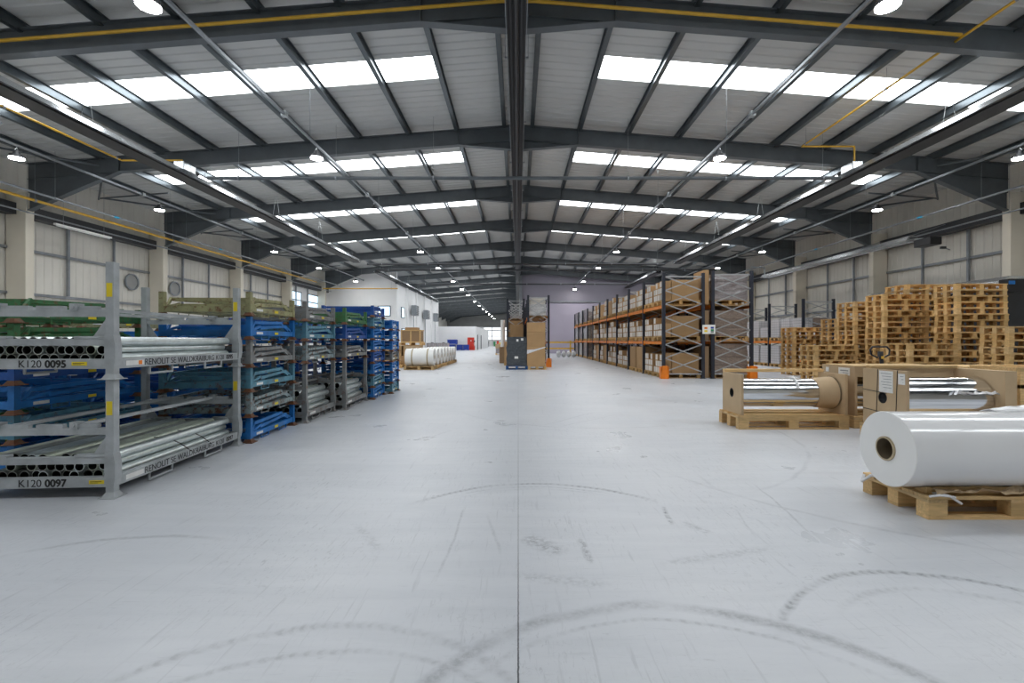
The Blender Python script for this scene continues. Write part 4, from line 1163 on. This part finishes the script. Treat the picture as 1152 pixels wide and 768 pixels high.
# ================================================================== PALLET RACKING
LV = [0.0, 1.25, 2.45]
def rack(name, x0, x1, ys, lab, hts=3.48, beams=(1, 2), sides=(0, 1), guard=True, bracelevels=7, decks=True):
    """one run of pallet racking along y; x0<x1 give the depth"""
    r = empty(name, (x0, ys[0], 0)); D = x1 - x0
    up = MB().box(-.05, .05, -.045, .045, .0, hts).box(-.08, .08, -.07, .07, 0, .012).mesh('upright', 'rackblue')
    br = MB(); z = .22; k = 0; zz = (hts - .35) / bracelevels
    while k < bracelevels:
        a, b_ = (.05, D - .05) if k % 2 == 0 else (D - .05, .05)
        br.bar((a, -.012 if k % 2 else .012, z), (b_, -.012 if k % 2 else .012, z + zz), .035, .04, (0, 1, 0)); z += zz; k += 1
    z = .22; k = 0
    while k < bracelevels:
        a, b_ = (D - .05, .05) if k % 2 == 0 else (.05, D - .05)
        if z + zz < hts: br.bar((a, .035 if k % 2 else -.035, z), (b_, .035 if k % 2 else -.035, z + zz), .035, .04, (0, 1, 0))
        z += zz; k += 1
    br.bar((.05, 0, .15), (D - .05, 0, .15), .03, .04).bar((.05, 0, hts - .12), (D - .05, 0, hts - .12), .03, .04)
    br = br.mesh('cross_bracing', 'brace')
    for y in ys:
        f = empty('end_frame'); f.parent = r; f.location = (0, y - ys[0], 0)
        mo('upright', up, f); mo('upright', up, f, loc=(D, 0, 0)); mo('cross_bracing', br, f)
    for i in range(len(ys) - 1):
        a, b_ = ys[i] - ys[0] + .047, ys[i + 1] - ys[0] - .047
        for l in beams:
            z = LV[l]
            for s in sides:
                x = 0 if s == 0 else D
                MB().box(x - .025, x + .025, a, b_, z - .125, z - .02).box(x - .035, x + .035, a, a + .03, z - .17, z).box(x - .035, x + .035, b_ - .03, b_, z - .17, z).obj('beam', 'orangebeam', r)
            if decks: MB().box(.03, D - .03, a, b_, z - .045, z - .021).obj('deck_board', 'deck', r)
    if guard:
        for x in ([0] if guard is True else guard):
            g_ = MB().prism([(x - .13, 0), (x + .13, 0), (x + .085, .42), (x - .085, .42)], 'y', -.16, -.075)
            g_.box(x - .13, x - .115, -.16, .05, 0, .40); g_.box(x + .115, x + .13, -.16, .05, 0, .40); g_.obj('post_guard', 'guard', r)
    return tag(r, lab, 'pallet rack')
BAY = 2.43
ysA = [15.5 + BAY * k for k in range(11)]
rack('pallet_rack', 4.80, 6.10, ysA, 'long orange-beamed pallet rack right of the aisle, its front run', guard=True)
rack('pallet_rack', 6.42, 7.70, ysA[:9], 'long orange-beamed pallet rack backing onto the front run', guard=[1.28], hts=3.55)
ysC = [20.25, 23.0, 25.75, 28.5, 31.2]
rack('pallet_rack', 12.30, 13.60, ysC, 'half-empty pallet rack of white wrapped stacks by the right wall', beams=(1,), hts=3.05, guard=True)

gcount = {'c': 0}
cm = {}
def carton_mesh(w, d, h, mats=('carton', 'whitecarton'), face=True, tape=True):
    key = (round(w, 2), round(d, 2), round(h, 2), mats, face)
    if key in cm: return cm[key]
    m = MB().box(0, w, 0, d, 0, h)
    if face: m.box(-.002, .0, d * .06, d * .94, h * .08, h * .92, 1)
    cm[key] = m.mesh('carton', list(mats)); return cm[key]
def pal(x, y, z, w, d, lab, mat='oldpallet', h=.144, grp='loaded pallets on the racks'):
    key = ('P', w, d, mat, h)
    if key not in PM: PM[key] = pallet_mesh(w, d, h, mat, seed=4)
    o = mo('pallet', PM[key]); o.location = (x, y, z + .0005); return tag(o, lab, 'pallet', grp)
LN = ['floor level', 'middle shelf', 'top shelf']
LS = ['bottom', 'middle', 'top']
def box_thing(x, y, z, w, d, h, mat, lab, cat='box', grp=None, name='carton', bev=.008, tape=None, bumpy=0):
    r = MB().box(0, w, 0, d, 0, h).obj(name, mat, None, bev); r.location = (x, y, z); r_ = r
    if tape: MB().box(-.001, w + .001, d * .5 - .03, d * .5 + .03, h - .06, h + .0015).obj('tape', 'tape', r)
    return tag(r, lab, cat, grp)
def wrapped(x, y, z, w, d, h, mat, lab, cat='wrapped load', grp=None, seed=1, name='wrapped_load', sub=(5, 5, 8), amp=.012):
    """film-wrapped block of cartons, a little uneven"""
    rr = random.Random(seed); import itertools
    m = MB()
    nx, ny, nz = sub
    def disp(u, v, t):
        a = amp * (math.sin(t * nz * 2.1 + u * 3 + seed) + rr.uniform(-.6, .6)); return a
    def grid(fn, a, b_):
        pts = [fn(i / a, j / b_) for i in range(a + 1) for j in range(b_ + 1)]
        m.add(pts, [(i * (b_ + 1) + j, (i + 1) * (b_ + 1) + j, (i + 1) * (b_ + 1) + j + 1, i * (b_ + 1) + j + 1) for i in range(a) for j in range(b_)], 0, False)
    offs = {}
    def P3(u, v, t):
        key = (round(u, 3), round(v, 3), round(t, 3))
        if key not in offs:
            q = disp(u, v, t); e = 1 if 0 < t < 1 else .3
            offs[key] = (w * u + (q * e if u in (0, 1) else 0) * (1 if u == 1 else -1), d * v + (q * e if v in (0, 1) else 0) * (1 if v == 1 else -1), h * t)
        return offs[key]
    for t in (0, 1): grid(lambda u, v: P3(u, v, t), nx, ny)
    for u in (0, 1): grid(lambda v, t: P3(u, v, t), ny, nz)
    for v in (0, 1): grid(lambda u, t: P3(u, v, t), nx, nz)
    o = m.obj(name, mat); o.location = (x, y, z); return tag(o, lab, cat, grp)

rc = random.Random(21)
loadn = 0
for b_ in range(10):
    far = b_ >= 6
    for lv in range(3):
        for half in range(2):
            y = ysA[b_] + .12 + half * 1.12
            z = LV[lv] + (.0 if lv else 0)
            load = b_ * 2 + half
            if b_ >= 7:
                # far end: grey wrapped stacks and open frames of rolls
                lab = 'grey wrapped load on the %s of the front rack, load %s from its far end'
                h = rc.uniform(.75, .98)
                wrapped(4.84, y + .02, z + .146, 1.16, .98, h, 'wrapgrey' if (b_ + lv) % 2 else 'wrapwhite', 'pale wrapped goods, %s, front rack, %s pallet from its far end' % (LN[lv], ORD[19 - load]), grp='loads at the far end of the front rack', seed=load, sub=(2, 2, 4))
                pal(4.80, y, z, 1.24, 1.02, 'wooden pallet, %s, front rack, %s from its far end' % (LN[lv], ORD[19 - load]))
                continue
            pal(4.77, y, z, 1.30, 1.04, 'wooden pallet, %s, front rack, %s from the near end' % (LN[lv], ORD[load]))
            zt = z + .146
            # long brown cartons at the back of the pallet
            if lv == 0 and b_ in (1, 3) : hb = .62
            else: hb = (.66 if half == 0 else .52) if b_ < 6 else rc.uniform(.6, .9)
            if b_ == 0 and half == 0: hb = .68
            tall = (lv == 0 and b_ in (1,) ) or (b_ in (3, 4) and half == 1 and lv == 2) or (lv == 0 and b_ in (4, 5) and half == 0)
            if tall:
                box_thing(4.80, y + .03, zt, 1.2, .94, .86 if lv == 0 else .70, 'carton' if lv != 1 else 'carton2', 'large brown carton, %s, front rack, %s pallet from near end' % (LN[lv], ORD[load]), 'carton', 'large cartons on the front rack', tape=True)
                continue
            w0 = .31
            box_thing(4.80 + w0 * 1.02, y + .03, zt, 1.22 - w0, .96, hb, 'carton', 'long brown carton, %s, front rack, %s pallet from near end' % (LN[lv], ORD[load]), 'carton', 'long cartons on the front rack', tape=True)
            if b_ < 6:
                cols = 4 if b_ < 3 else 3
                cw = .96 / cols
                ch = .215 if b_ < 3 else .27
                for j in range(cols):
                    n_t = rc.choice((2, 2, 3, 3)) if b_ < 3 else rc.choice((1, 2, 2, 3))
                    if half == 0 and b_ == 0 and lv == 0: n_t = (2, 3, 2, 1)[j] if False else (3, 2, 3, 1)[j]
                    for t in range(n_t):
                        if gcount['c'] >= 300: continue
                        gcount['c'] += 1
                        me = carton_mesh(w0 - .01, cw - .012, ch - .004)
                        o = mo('carton', me); o.location = (4.795 + rc.uniform(-.008, .004), y + .03 + j * cw, zt + t * ch + .001)
                        tag(o, 'white-faced carton, column %s, tier %s, %s shelf, pallet %s from near end' % (ORD[j], ORD[t], LS[lv], ORD[load]), 'carton', 'small white-faced cartons on the front rack')
# back run: film-wrapped loads, seen from the end
for b_ in range(4):
    for lv in range(3):
        for half in range(2):
            y = ysA[b_] + .10 + half * 1.16; load = b_ * 2 + half; z = LV[lv]
            pal(6.46, y, z, 1.20, 1.04, 'wooden pallet, %s, back rack, %s from the near end' % (LN[lv], ORD[load]))
            wrapped(6.48, y + .03, z + .146, 1.15, .98, (1.0, .86, .88)[lv] if half == 0 else .8, ('wrapbrown', 'wrapbrown', 'wrapgrey')[lv],
                    'creased film-wrapped cartons, %s, back rack, %s pallet from near end' % (LN[lv], ORD[load]), grp='wrapped loads on the back rack', seed=load * 3 + lv)
# narrow carton stood between the two runs
for i, lv in enumerate((0, 1, 2)):
    box_thing(6.17, 15.62, LV[lv] + (0.01 if lv == 0 else 0), .18, .9, (1.05, 1.0, 1.15)[i], 'carton2' if lv < 2 else 'carton', 'tall narrow brown carton in the gap between the racks, %s one' % ('lowest', 'middle', 'top')[i], 'carton', 'narrow cartons between the racks')
r = empty('rack_sign', (6.26, 15.42, 1.62))
MB().box(-.21, .21, -.012, 0, -.15, .15).obj('board', 'paper', r, .003)
for x, z, mt in ((-.10, .04, 'guard'), (-.10, -.06, 'yellow'), (.11, .05, 'binblue'), (.11, -.03, 'green'), (.11, -.09, 'conduit')): MB().box(x - .05, x + .05, -.015, -.0125, z - .03, z + .035).obj('notice', mt, r)
tag(r, 'white safety notice board with coloured panels between the two racks', 'sign')
# wall-side rack: white wrapped stacks
for b_ in range(4):
    for lv in range(2):
        for k in range(3):
            y = ysC[b_] + .08 + k * .89; z = LV[lv]
            pal(12.27, y, z, 1.30, .84, 'wooden pallet, %s, wall-side rack, %s from near end' % (LN[lv], ORD[b_ * 3 + k]))
            o = MB().box(0, .50, .01, .70, 0, .86 if not (b_ == 1 and lv == 1 and k == 0) else .5).obj('wrapped_stack', 'gridwhite', None, .01); o.location = (12.30, y + .05, z + .146)
            tag(o, 'white film-wrapped stack, %s, wall-side rack, %s from near end' % (LN[lv], ORD[b_ * 3 + k]), 'wrapped stack', 'white wrapped stacks on the wall-side rack')
            wrapped(12.82, y + .05, z + .146, .72, .68, .84, 'wrapbrown', 'brown film-wrapped cartons, %s, wall-side rack, %s from near end' % (LN[lv], ORD[b_ * 3 + k]), grp='brown loads on the wall-side rack', seed=b_ + 7 * k, sub=(2, 2, 4))
r = empty('rack_sign', (12.55, 20.12, 1.60)); MB().box(-.22, .22, -.012, 0, -.15, .15).obj('board', 'paper', r, .003)
for x, z, mt in ((-.11, .04, 'guard'), (-.10, -.06, 'yellow'), (.11, .05, 'binblue')): MB().box(x - .05, x + .05, -.015, -.0125, z - .03, z + .035).obj('notice', mt, r)
tag(r, 'white safety notice board on the end of the wall-side rack', 'sign')

# ================================================================== CENTRE RACK AND LOADS
ysD = [25.0, 27.5, 30.0, 32.5]
rack('pallet_rack', -.57, .30, ysD, 'narrow pallet rack in the middle of the hall, its left run', guard=False, bracelevels=6)
ysE = [22.25, 24.9, 27.55, 30.2, 32.85]
rack('pallet_rack', .47, 1.44, ysE, 'narrow pallet rack in the middle of the hall, its right run', guard=[.97], hts=3.4, bracelevels=6)
def block(x, y, w, d, levels, base, name, labp, cat='carton', pmat='oldpallet'):
    pass
pal(-.54, 20.25, 0, .96, .80, 'blue pallet under the dark wrapped load in mid hall', 'bluepallet', .15, None)
o = wrapped(-.50, 20.28, .152, .88, .74, 1.26, 'wrapdark', 'load wrapped in dark film before the centre rack', seed=4, sub=(5, 4, 8), amp=.015)
for x, z, s in ((.62, 1.10, .10), (.42, 1.06, .09), (.34, .32, .16)): MB().box(x, x + s, -.028, -.024, z, z + .10).obj('paper_label', 'paper', o)
pal(.42, 20.20, 0, .80, .80, 'wooden pallet under the tall carton stack in mid hall', 'pallet', .15, None)
for i, (h, c_) in enumerate(((.84, 'carton'), (.62, 'carton'), (.42, 'carton'))):
    z = .152 + sum((.84, .62, .42)[:i]) + .001 * i
    o = box_thing(.385, 20.22, z, .78, .76, h - .002, c_, 'brown carton, %s of the tall stack before the centre rack' % ('bottom', 'middle', 'top')[i], 'carton', 'tall carton stack in mid hall', tape=True)
    if i == 0:
        m = MB().add([(-.01, -.006, .52), (.79, -.006, .80), (.79, -.006, .835), (.30, -.006, .72), (.0, -.006, .70)], [(0, 1, 2, 3, 4)]); q = m.obj('torn_film', 'bag', o); md = q.modifiers.new('t', 'SOLIDIFY'); md.thickness = .004
# cartons standing left of the dark load
pal(-.72, 23.6, 0, .86, 1.0, 'wooden pallet under the brown cartons left of the centre rack', grp=None)
box_thing(-.70, 23.62, .146, .82, .96, 1.05, 'carton', 'tall brown carton behind the dark wrapped load', 'carton', tape=True)
box_thing(-.40, 23.65, 1.198, .66, .9, .86, 'carton', 'brown carton atop the tall one behind the dark load', 'carton', tape=True)
box_thing(-.52, 25.1, 1.255, .78, 1.0, 1.05, 'carton', 'brown carton on the middle shelf of the left centre rack', 'carton')
for i, (x, y, z, w_, d_, h, mt, lab) in enumerate((
    (.46, 22.35, 2.45, .94, 1.0, .52, 'wrapwhite', 'white wrapped goods on top shelf of the right centre rack'),
    (.46, 22.35, 2.975, .90, .98, .34, 'whitecarton', 'white box on top of the wrapped goods of the centre rack'),
    (.46, 22.35, 1.25, .94, 1.0, .9, 'wrapgrey', 'grey wrapped goods on middle shelf of the right centre rack'),
    (.46, 25.05, 2.45, .94, 1.0, .7, 'wrapwhite', 'white wrapped goods deeper on top shelf of the centre rack'),
    (.46, 25.05, .0, .94, 1.0, .9, 'wrapwhite', 'white wrapped goods at the foot of the right centre rack'),
    (-.50, 27.7, 2.45, .7, 1.0, .25, 'wrapgrey', 'low grey load on top shelf of the left centre rack'))):
    wrapped(x + .03, y, z + .002, w_ - .1, d_, h, mt, lab, seed=i, sub=(3, 3, 5))
for s in (0, 1, 2):
    o = MB().tube((0, 0, 0), (.55, 0, 0), .10, 16).obj('white_roll', 'farfilm'); o.location = (.55, 22.19, 2.58 + .0 + s * .22)
    bpy.data.objects.remove(o)
# leaning white roll left of the centre rack, and crate on a low stack beyond
o = MB().tube((0, 0, 0), (0, 0, 1.5), .12, 20).obj('standing_roll', 'farfilm'); o.location = (-.86, 26.2, .9); 
tag(o, 'white roll standing on a carton beside the left centre rack', 'roll')
box_thing(-1.05, 26.0, 0, .4, .5, .898, 'carton2', 'brown carton under the standing white roll', 'carton')
pal(-2.0, 41.2, 0, 1.2, 1.0, 'wooden pallet under the grey crate far down the aisle', grp=None)
wrapped(-1.98, 41.22, .146, 1.05, .95, .42, 'wrapgrey', 'grey wrapped base below the brown crate down the aisle', seed=3, sub=(2, 2, 2))
box_thing(-2.0, 41.2, .57, 1.1, .95, .38, 'board', 'flat brown crate far down the aisle left of the centre rack', 'crate')
box_thing(-1.7, 41.4, .955, .4, .3, .12, 'yellow', 'small yellow box on the brown crate down the aisle', 'box')
box_thing(-1.3, 41.5, .955, .35, .3, .22, 'whitecarton', 'small white box on the brown crate down the aisle', 'box')

# barrier and white bundle before the mauve wall
r = empty('safety_barrier', (1.6, 40.0, 0))
for x in (0, 2.85, 5.4): MB().box(x - .06, x + .06, -.06, .06, 0, 1.25).box(x - .14, x + .14, -.14, .14, 0, .015).obj('post', 'railyellow', r)
for z in (.58, 1.10): MB().box(.061, 2.789, -.045, .045, z - .06, z + .07).obj('rail', 'railyellow', r); MB().box(2.911, 5.339, -.045, .045, z - .06, z + .07).obj('rail', 'railyellow', r)
tag(r, 'yellow safety barrier in front of the mauve wall', 'barrier')
rr = random.Random(5)
for i in range(4):
    m = MB().ball((0, 0, .24), .26, n=12, m=8, sz=(1, .9, .9)); m.v = [(a * .68 + rr.uniform(-.03, .03), b_ + rr.uniform(-.03, .03), max(0, c + rr.uniform(-.03, .03))) for a, b_, c in m.v]
    o = m.obj('film_bundle', 'wrapwhite'); o.location = (3.05 + .38 * i, 35.4, .002); tag(o, 'crumpled white film bundle by the far rack end, %s from left' % ORD[i], 'bundle', 'crumpled film bundles')

# ================================================================== LEFT BACKGROUND
for i in range(8):
    y = 20.0 + i * .95
    pal(-4.90, y, 0, 1.30, .86, 'wooden pallet, %s from the camera in the white roll row' % ORD[i], 'pallet', .15, 'pallets of the white roll row')
    r = empty('wrapped_roll', (-4.86, y + .43, .152 + .375)); sq = .375
    MB().tube((0, 0, 0), (1.22, 0, 0), sq, 32).obj('film', 'farfilm', r)
    for x in (.30, .96): MB().tube((x - .03, 0, 0), (x + .03, 0, 0), sq + .006, 32, caps=False).obj('strap', 'strap', r)
    MB().tube((1.221, 0, 0), (1.226, 0, 0), .09, 16).obj('core_plug', 'core', r)
    tag(r, 'white film-wrapped roll with two tan straps, %s from the camera in its row' % ORD[i], 'roll', 'white wrapped rolls on pallets')
# brown boxes behind the blue stacks
pal(-6.6, 21.4, 0, 1.3, 1.0, 'wooden pallet under the open brown carton by the blue stacks', grp=None)
r = empty('open_carton', (-6.6, 21.45, .147))
MB().box(0, 1.2, 0, .02, 0, .85).obj('front_panel', 'carton', r); MB().box(0, 1.2, .88, .90, 0, .85).obj('back_panel', 'carton', r)
MB().box(0, .02, .021, .879, 0, .85).obj('side_panel', 'carton', r); MB().box(1.18, 1.2, .021, .26, 0, .85).box(1.18, 1.2, .64, .879, 0, .85).box(1.18, 1.2, .26, .64, 0, .4).obj('side_panel', 'carton', r)
MB().box(-.02, 1.22, -.02, .92, .852, .89).obj('lid', 'board', r)
tag(r, 'open brown carton with a dark gap beside the blue stacks', 'carton')
pal(-6.15, 23.6, 0, 1.2, 1.0, 'wooden pallet under the lower crate behind the white rolls', grp=None)
box_thing(-6.13, 23.62, .146, 1.15, .95, .86, 'board', 'large brown lower crate behind the white roll row', 'crate')
pal(-6.0, 23.6, 1.01, 1.15, .95, 'wooden pallet under the upper timber-framed crate', 'pallet', grp=None)
r = empty('framed_crate', (-5.92, 23.65, 1.156))
MB().box(.02, .98, .02, .84, .0, .60).obj('panel', 'carton2', r)
for x in (0, .47, .94): MB().box(x, x + .06, 0, .02, 0, .62).obj('frame_post', 'pallet', r)
for z in (0, .58): MB().box(.0, 1.0, -.02, -.001, z, z + .05).obj('frame_rail', 'pallet', r)
for z in (0, .58): MB().box(.985, 1.005, .0, .86, z, z + .05).obj('frame_rail', 'pallet', r)
MB().box(.0, 1.0, .0, .86, .621, .64).obj('lid', 'pallet', r); MB().box(.2, .8, .1, .7, .641, .76).obj('top_carton', 'carton', r)
tag(r, 'timber-framed crate with brown panels stacked behind the white rolls', 'crate')
# machine parts and drums further back
for i in range(2):
    r = empty('bulk_container', (-9.8 + i * 1.22, 50.0, 0)); MB().box(0, 1.1, 0, 1.0, .14, 1.0).obj('tank', 'wrapgrey', r, .05); MB().box(0, 1.1, 0, 1.0, .02, .12).obj('base', 'galv', r)
    for x in (0, .36, .72, 1.08): MB().box(x, x + .02, -.02, -.005, .12, 1.05).obj('cage_bar', 'galv', r)
    MB().tube((.55, .5, 1.0), (.55, .5, 1.06), .15, 12).obj('cap', 'charcoal', r)
    tag(r, 'grey caged bulk container by the white side wall, %s from left' % ORD[i], 'container', 'caged bulk containers')
# blue bins by the white room
def bin_(x, y, z, w_, d_, h, lab, lean=0):
    r = empty('plastic_bin', (x, y, z))
    MB().box(0, w_, 0, .03, .1, h).obj('front', 'binblue', r); MB().box(0, w_, d_ - .03, d_, .1, h).obj('back', 'binblue', r)
    for a in (0, w_ - .03): MB().box(a, a + .03, .031, d_ - .031, .1, h).obj('side', 'binblue', r)
    MB().box(0, w_, 0, d_, .06, .099).obj('floor_panel', 'binblue', r); MB().box(-.03, w_ + .03, -.03, -.001, h - .08, h).obj('rim', 'binblue', r)
    for a in (0, w_ - .12): MB().box(a, a + .12, 0, d_, 0, .059).obj('runner', 'binblue', r)
    return tag(r, lab, 'bin', 'blue plastic bins')
bin_(-9.35, 60.3, 0, 1.2, 1.0, .75, 'blue plastic bin at the foot of the two-bin stack'); bin_(-9.1, 60.3, .76, 1.2, 1.0, .62, 'blue plastic bin on top of the two-bin stack')
bin_(-7.95, 60.6, 0, .75, .8, .72, 'blue plastic bin left of the red door, left one'); bin_(-7.1, 60.6, 0, .70, .8, .72, 'blue plastic bin next to the red door, right one')
bin_(-10.3, 55.0, 0, .8, .8, .55, 'low blue bin beside the white side wall')
r = struct(empty('door_1', (-6.25 - .0, 61.93, 0)))
MB().box(-.44, .44, 0, .05, 0, 1.66).obj('door_leaf', 'red', r); MB().box(-.06, .08, -.012, -.001, 1.15, 1.32).obj('notice', 'paper', r); MB().box(.32, .38, -.05, -.001, .78, .84).obj('handle', 'galv', r)
o = MB().box(0, .16, 0, .1, 0, .22).obj('fire_notice', 'charcoal'); o.location = (-5.68 - .2, 61.9 - .02, 1.05); tag(o, 'small dark box on the white room right of the red door', 'box')
r = empty('fire_extinguisher', (-5.70 - .1, 61.7, 0)); MB().tube((0, 0, .0), (0, 0, .45), .09, 14).ball((0, 0, .45), .09).obj('cylinder', 'red', r); MB().path([(0, 0, .52), (0, 0, .6), (.08, -.02, .58), (.10, -.05, .3)], .015, 6).obj('hose', 'black', r)
tag(r, 'red fire extinguisher beside the red door', 'fire extinguisher')
# waste bins far down the aisle
for i, (x, h, w_, mt, nm) in enumerate(((-4.75, 1.05, .45, 'charcoal', 'dark'), (-4.2, 1.1, .45, 'farfilm', 'white'), (-3.7, 1.0, .42, 'green', 'green'), (-3.2, 1.15, .40, 'red', 'red'), (-2.75, .9, .35, 'farfilm', 'pale'), (-2.3, 1.25, .4, 'black', 'black'))):
    r = empty('wheeled_bin', (x * 1.3, 95.0, 0)); MB().prism([(-w_ / 2 + .04, .08), (w_ / 2 - .04, .08), (w_ / 2, h), (-w_ / 2, h)], 'y', 0, .5).obj('body', mt, r); MB().box(-w_ / 2 - .02, w_ / 2 + .02, -.03, .53, h + .001, h + .06).obj('lid', mt, r)
    for a in (-.15, .15): MB().tube((a - .02, .45, .08), (a + .02, .45, .08), .08, 12).obj('wheel', 'black', r)
    tag(r, '%s wheeled bin far down the aisle by the end wall' % nm, 'bin', None)
# floor line near the white rolls
MB_ = MB().box(-3.3, -1.0, 28.4, 28.55, .0, .002).obj('trim_10', 'paper'); struct(MB_)
# ================================================================== CAMERA, LIGHT, VIEW
cam = bpy.data.cameras.new('camera'); co = bpy.data.objects.new('camera', cam); C.objects.link(co)
co.location = (0, 0, H0); co.rotation_euler = (PI / 2, 0, 0)
cam.sensor_width = 36; cam.lens = 36 * F / 1152; cam.clip_end = 300
cam.shift_x = -7 / 1152; cam.shift_y = -1 / 1152
bpy.context.scene.camera = co
w = bpy.data.worlds.new('world'); bpy.context.scene.world = w; w.use_nodes = True
nt = w.node_tree; sk = nt.nodes.new('ShaderNodeTexSky'); sk.sky_type = 'HOSEK_WILKIE'
nt.links.new(sk.outputs[0], nt.nodes['Background'].inputs[0]); nt.nodes['Background'].inputs[1].default_value = 0.6
sc = bpy.context.scene
sc.view_settings.view_transform = 'Standard'; sc.view_settings.look = 'None'; sc.view_settings.gamma = 1
sc.view_settings.exposure = 0.50; sc.view_settings.use_curve_mapping = False
sc.cycles.max_bounces = 8; sc.cycles.diffuse_bounces = 5; sc.cycles.use_denoising = True
sc.cycles.sample_clamp_indirect = 6.0
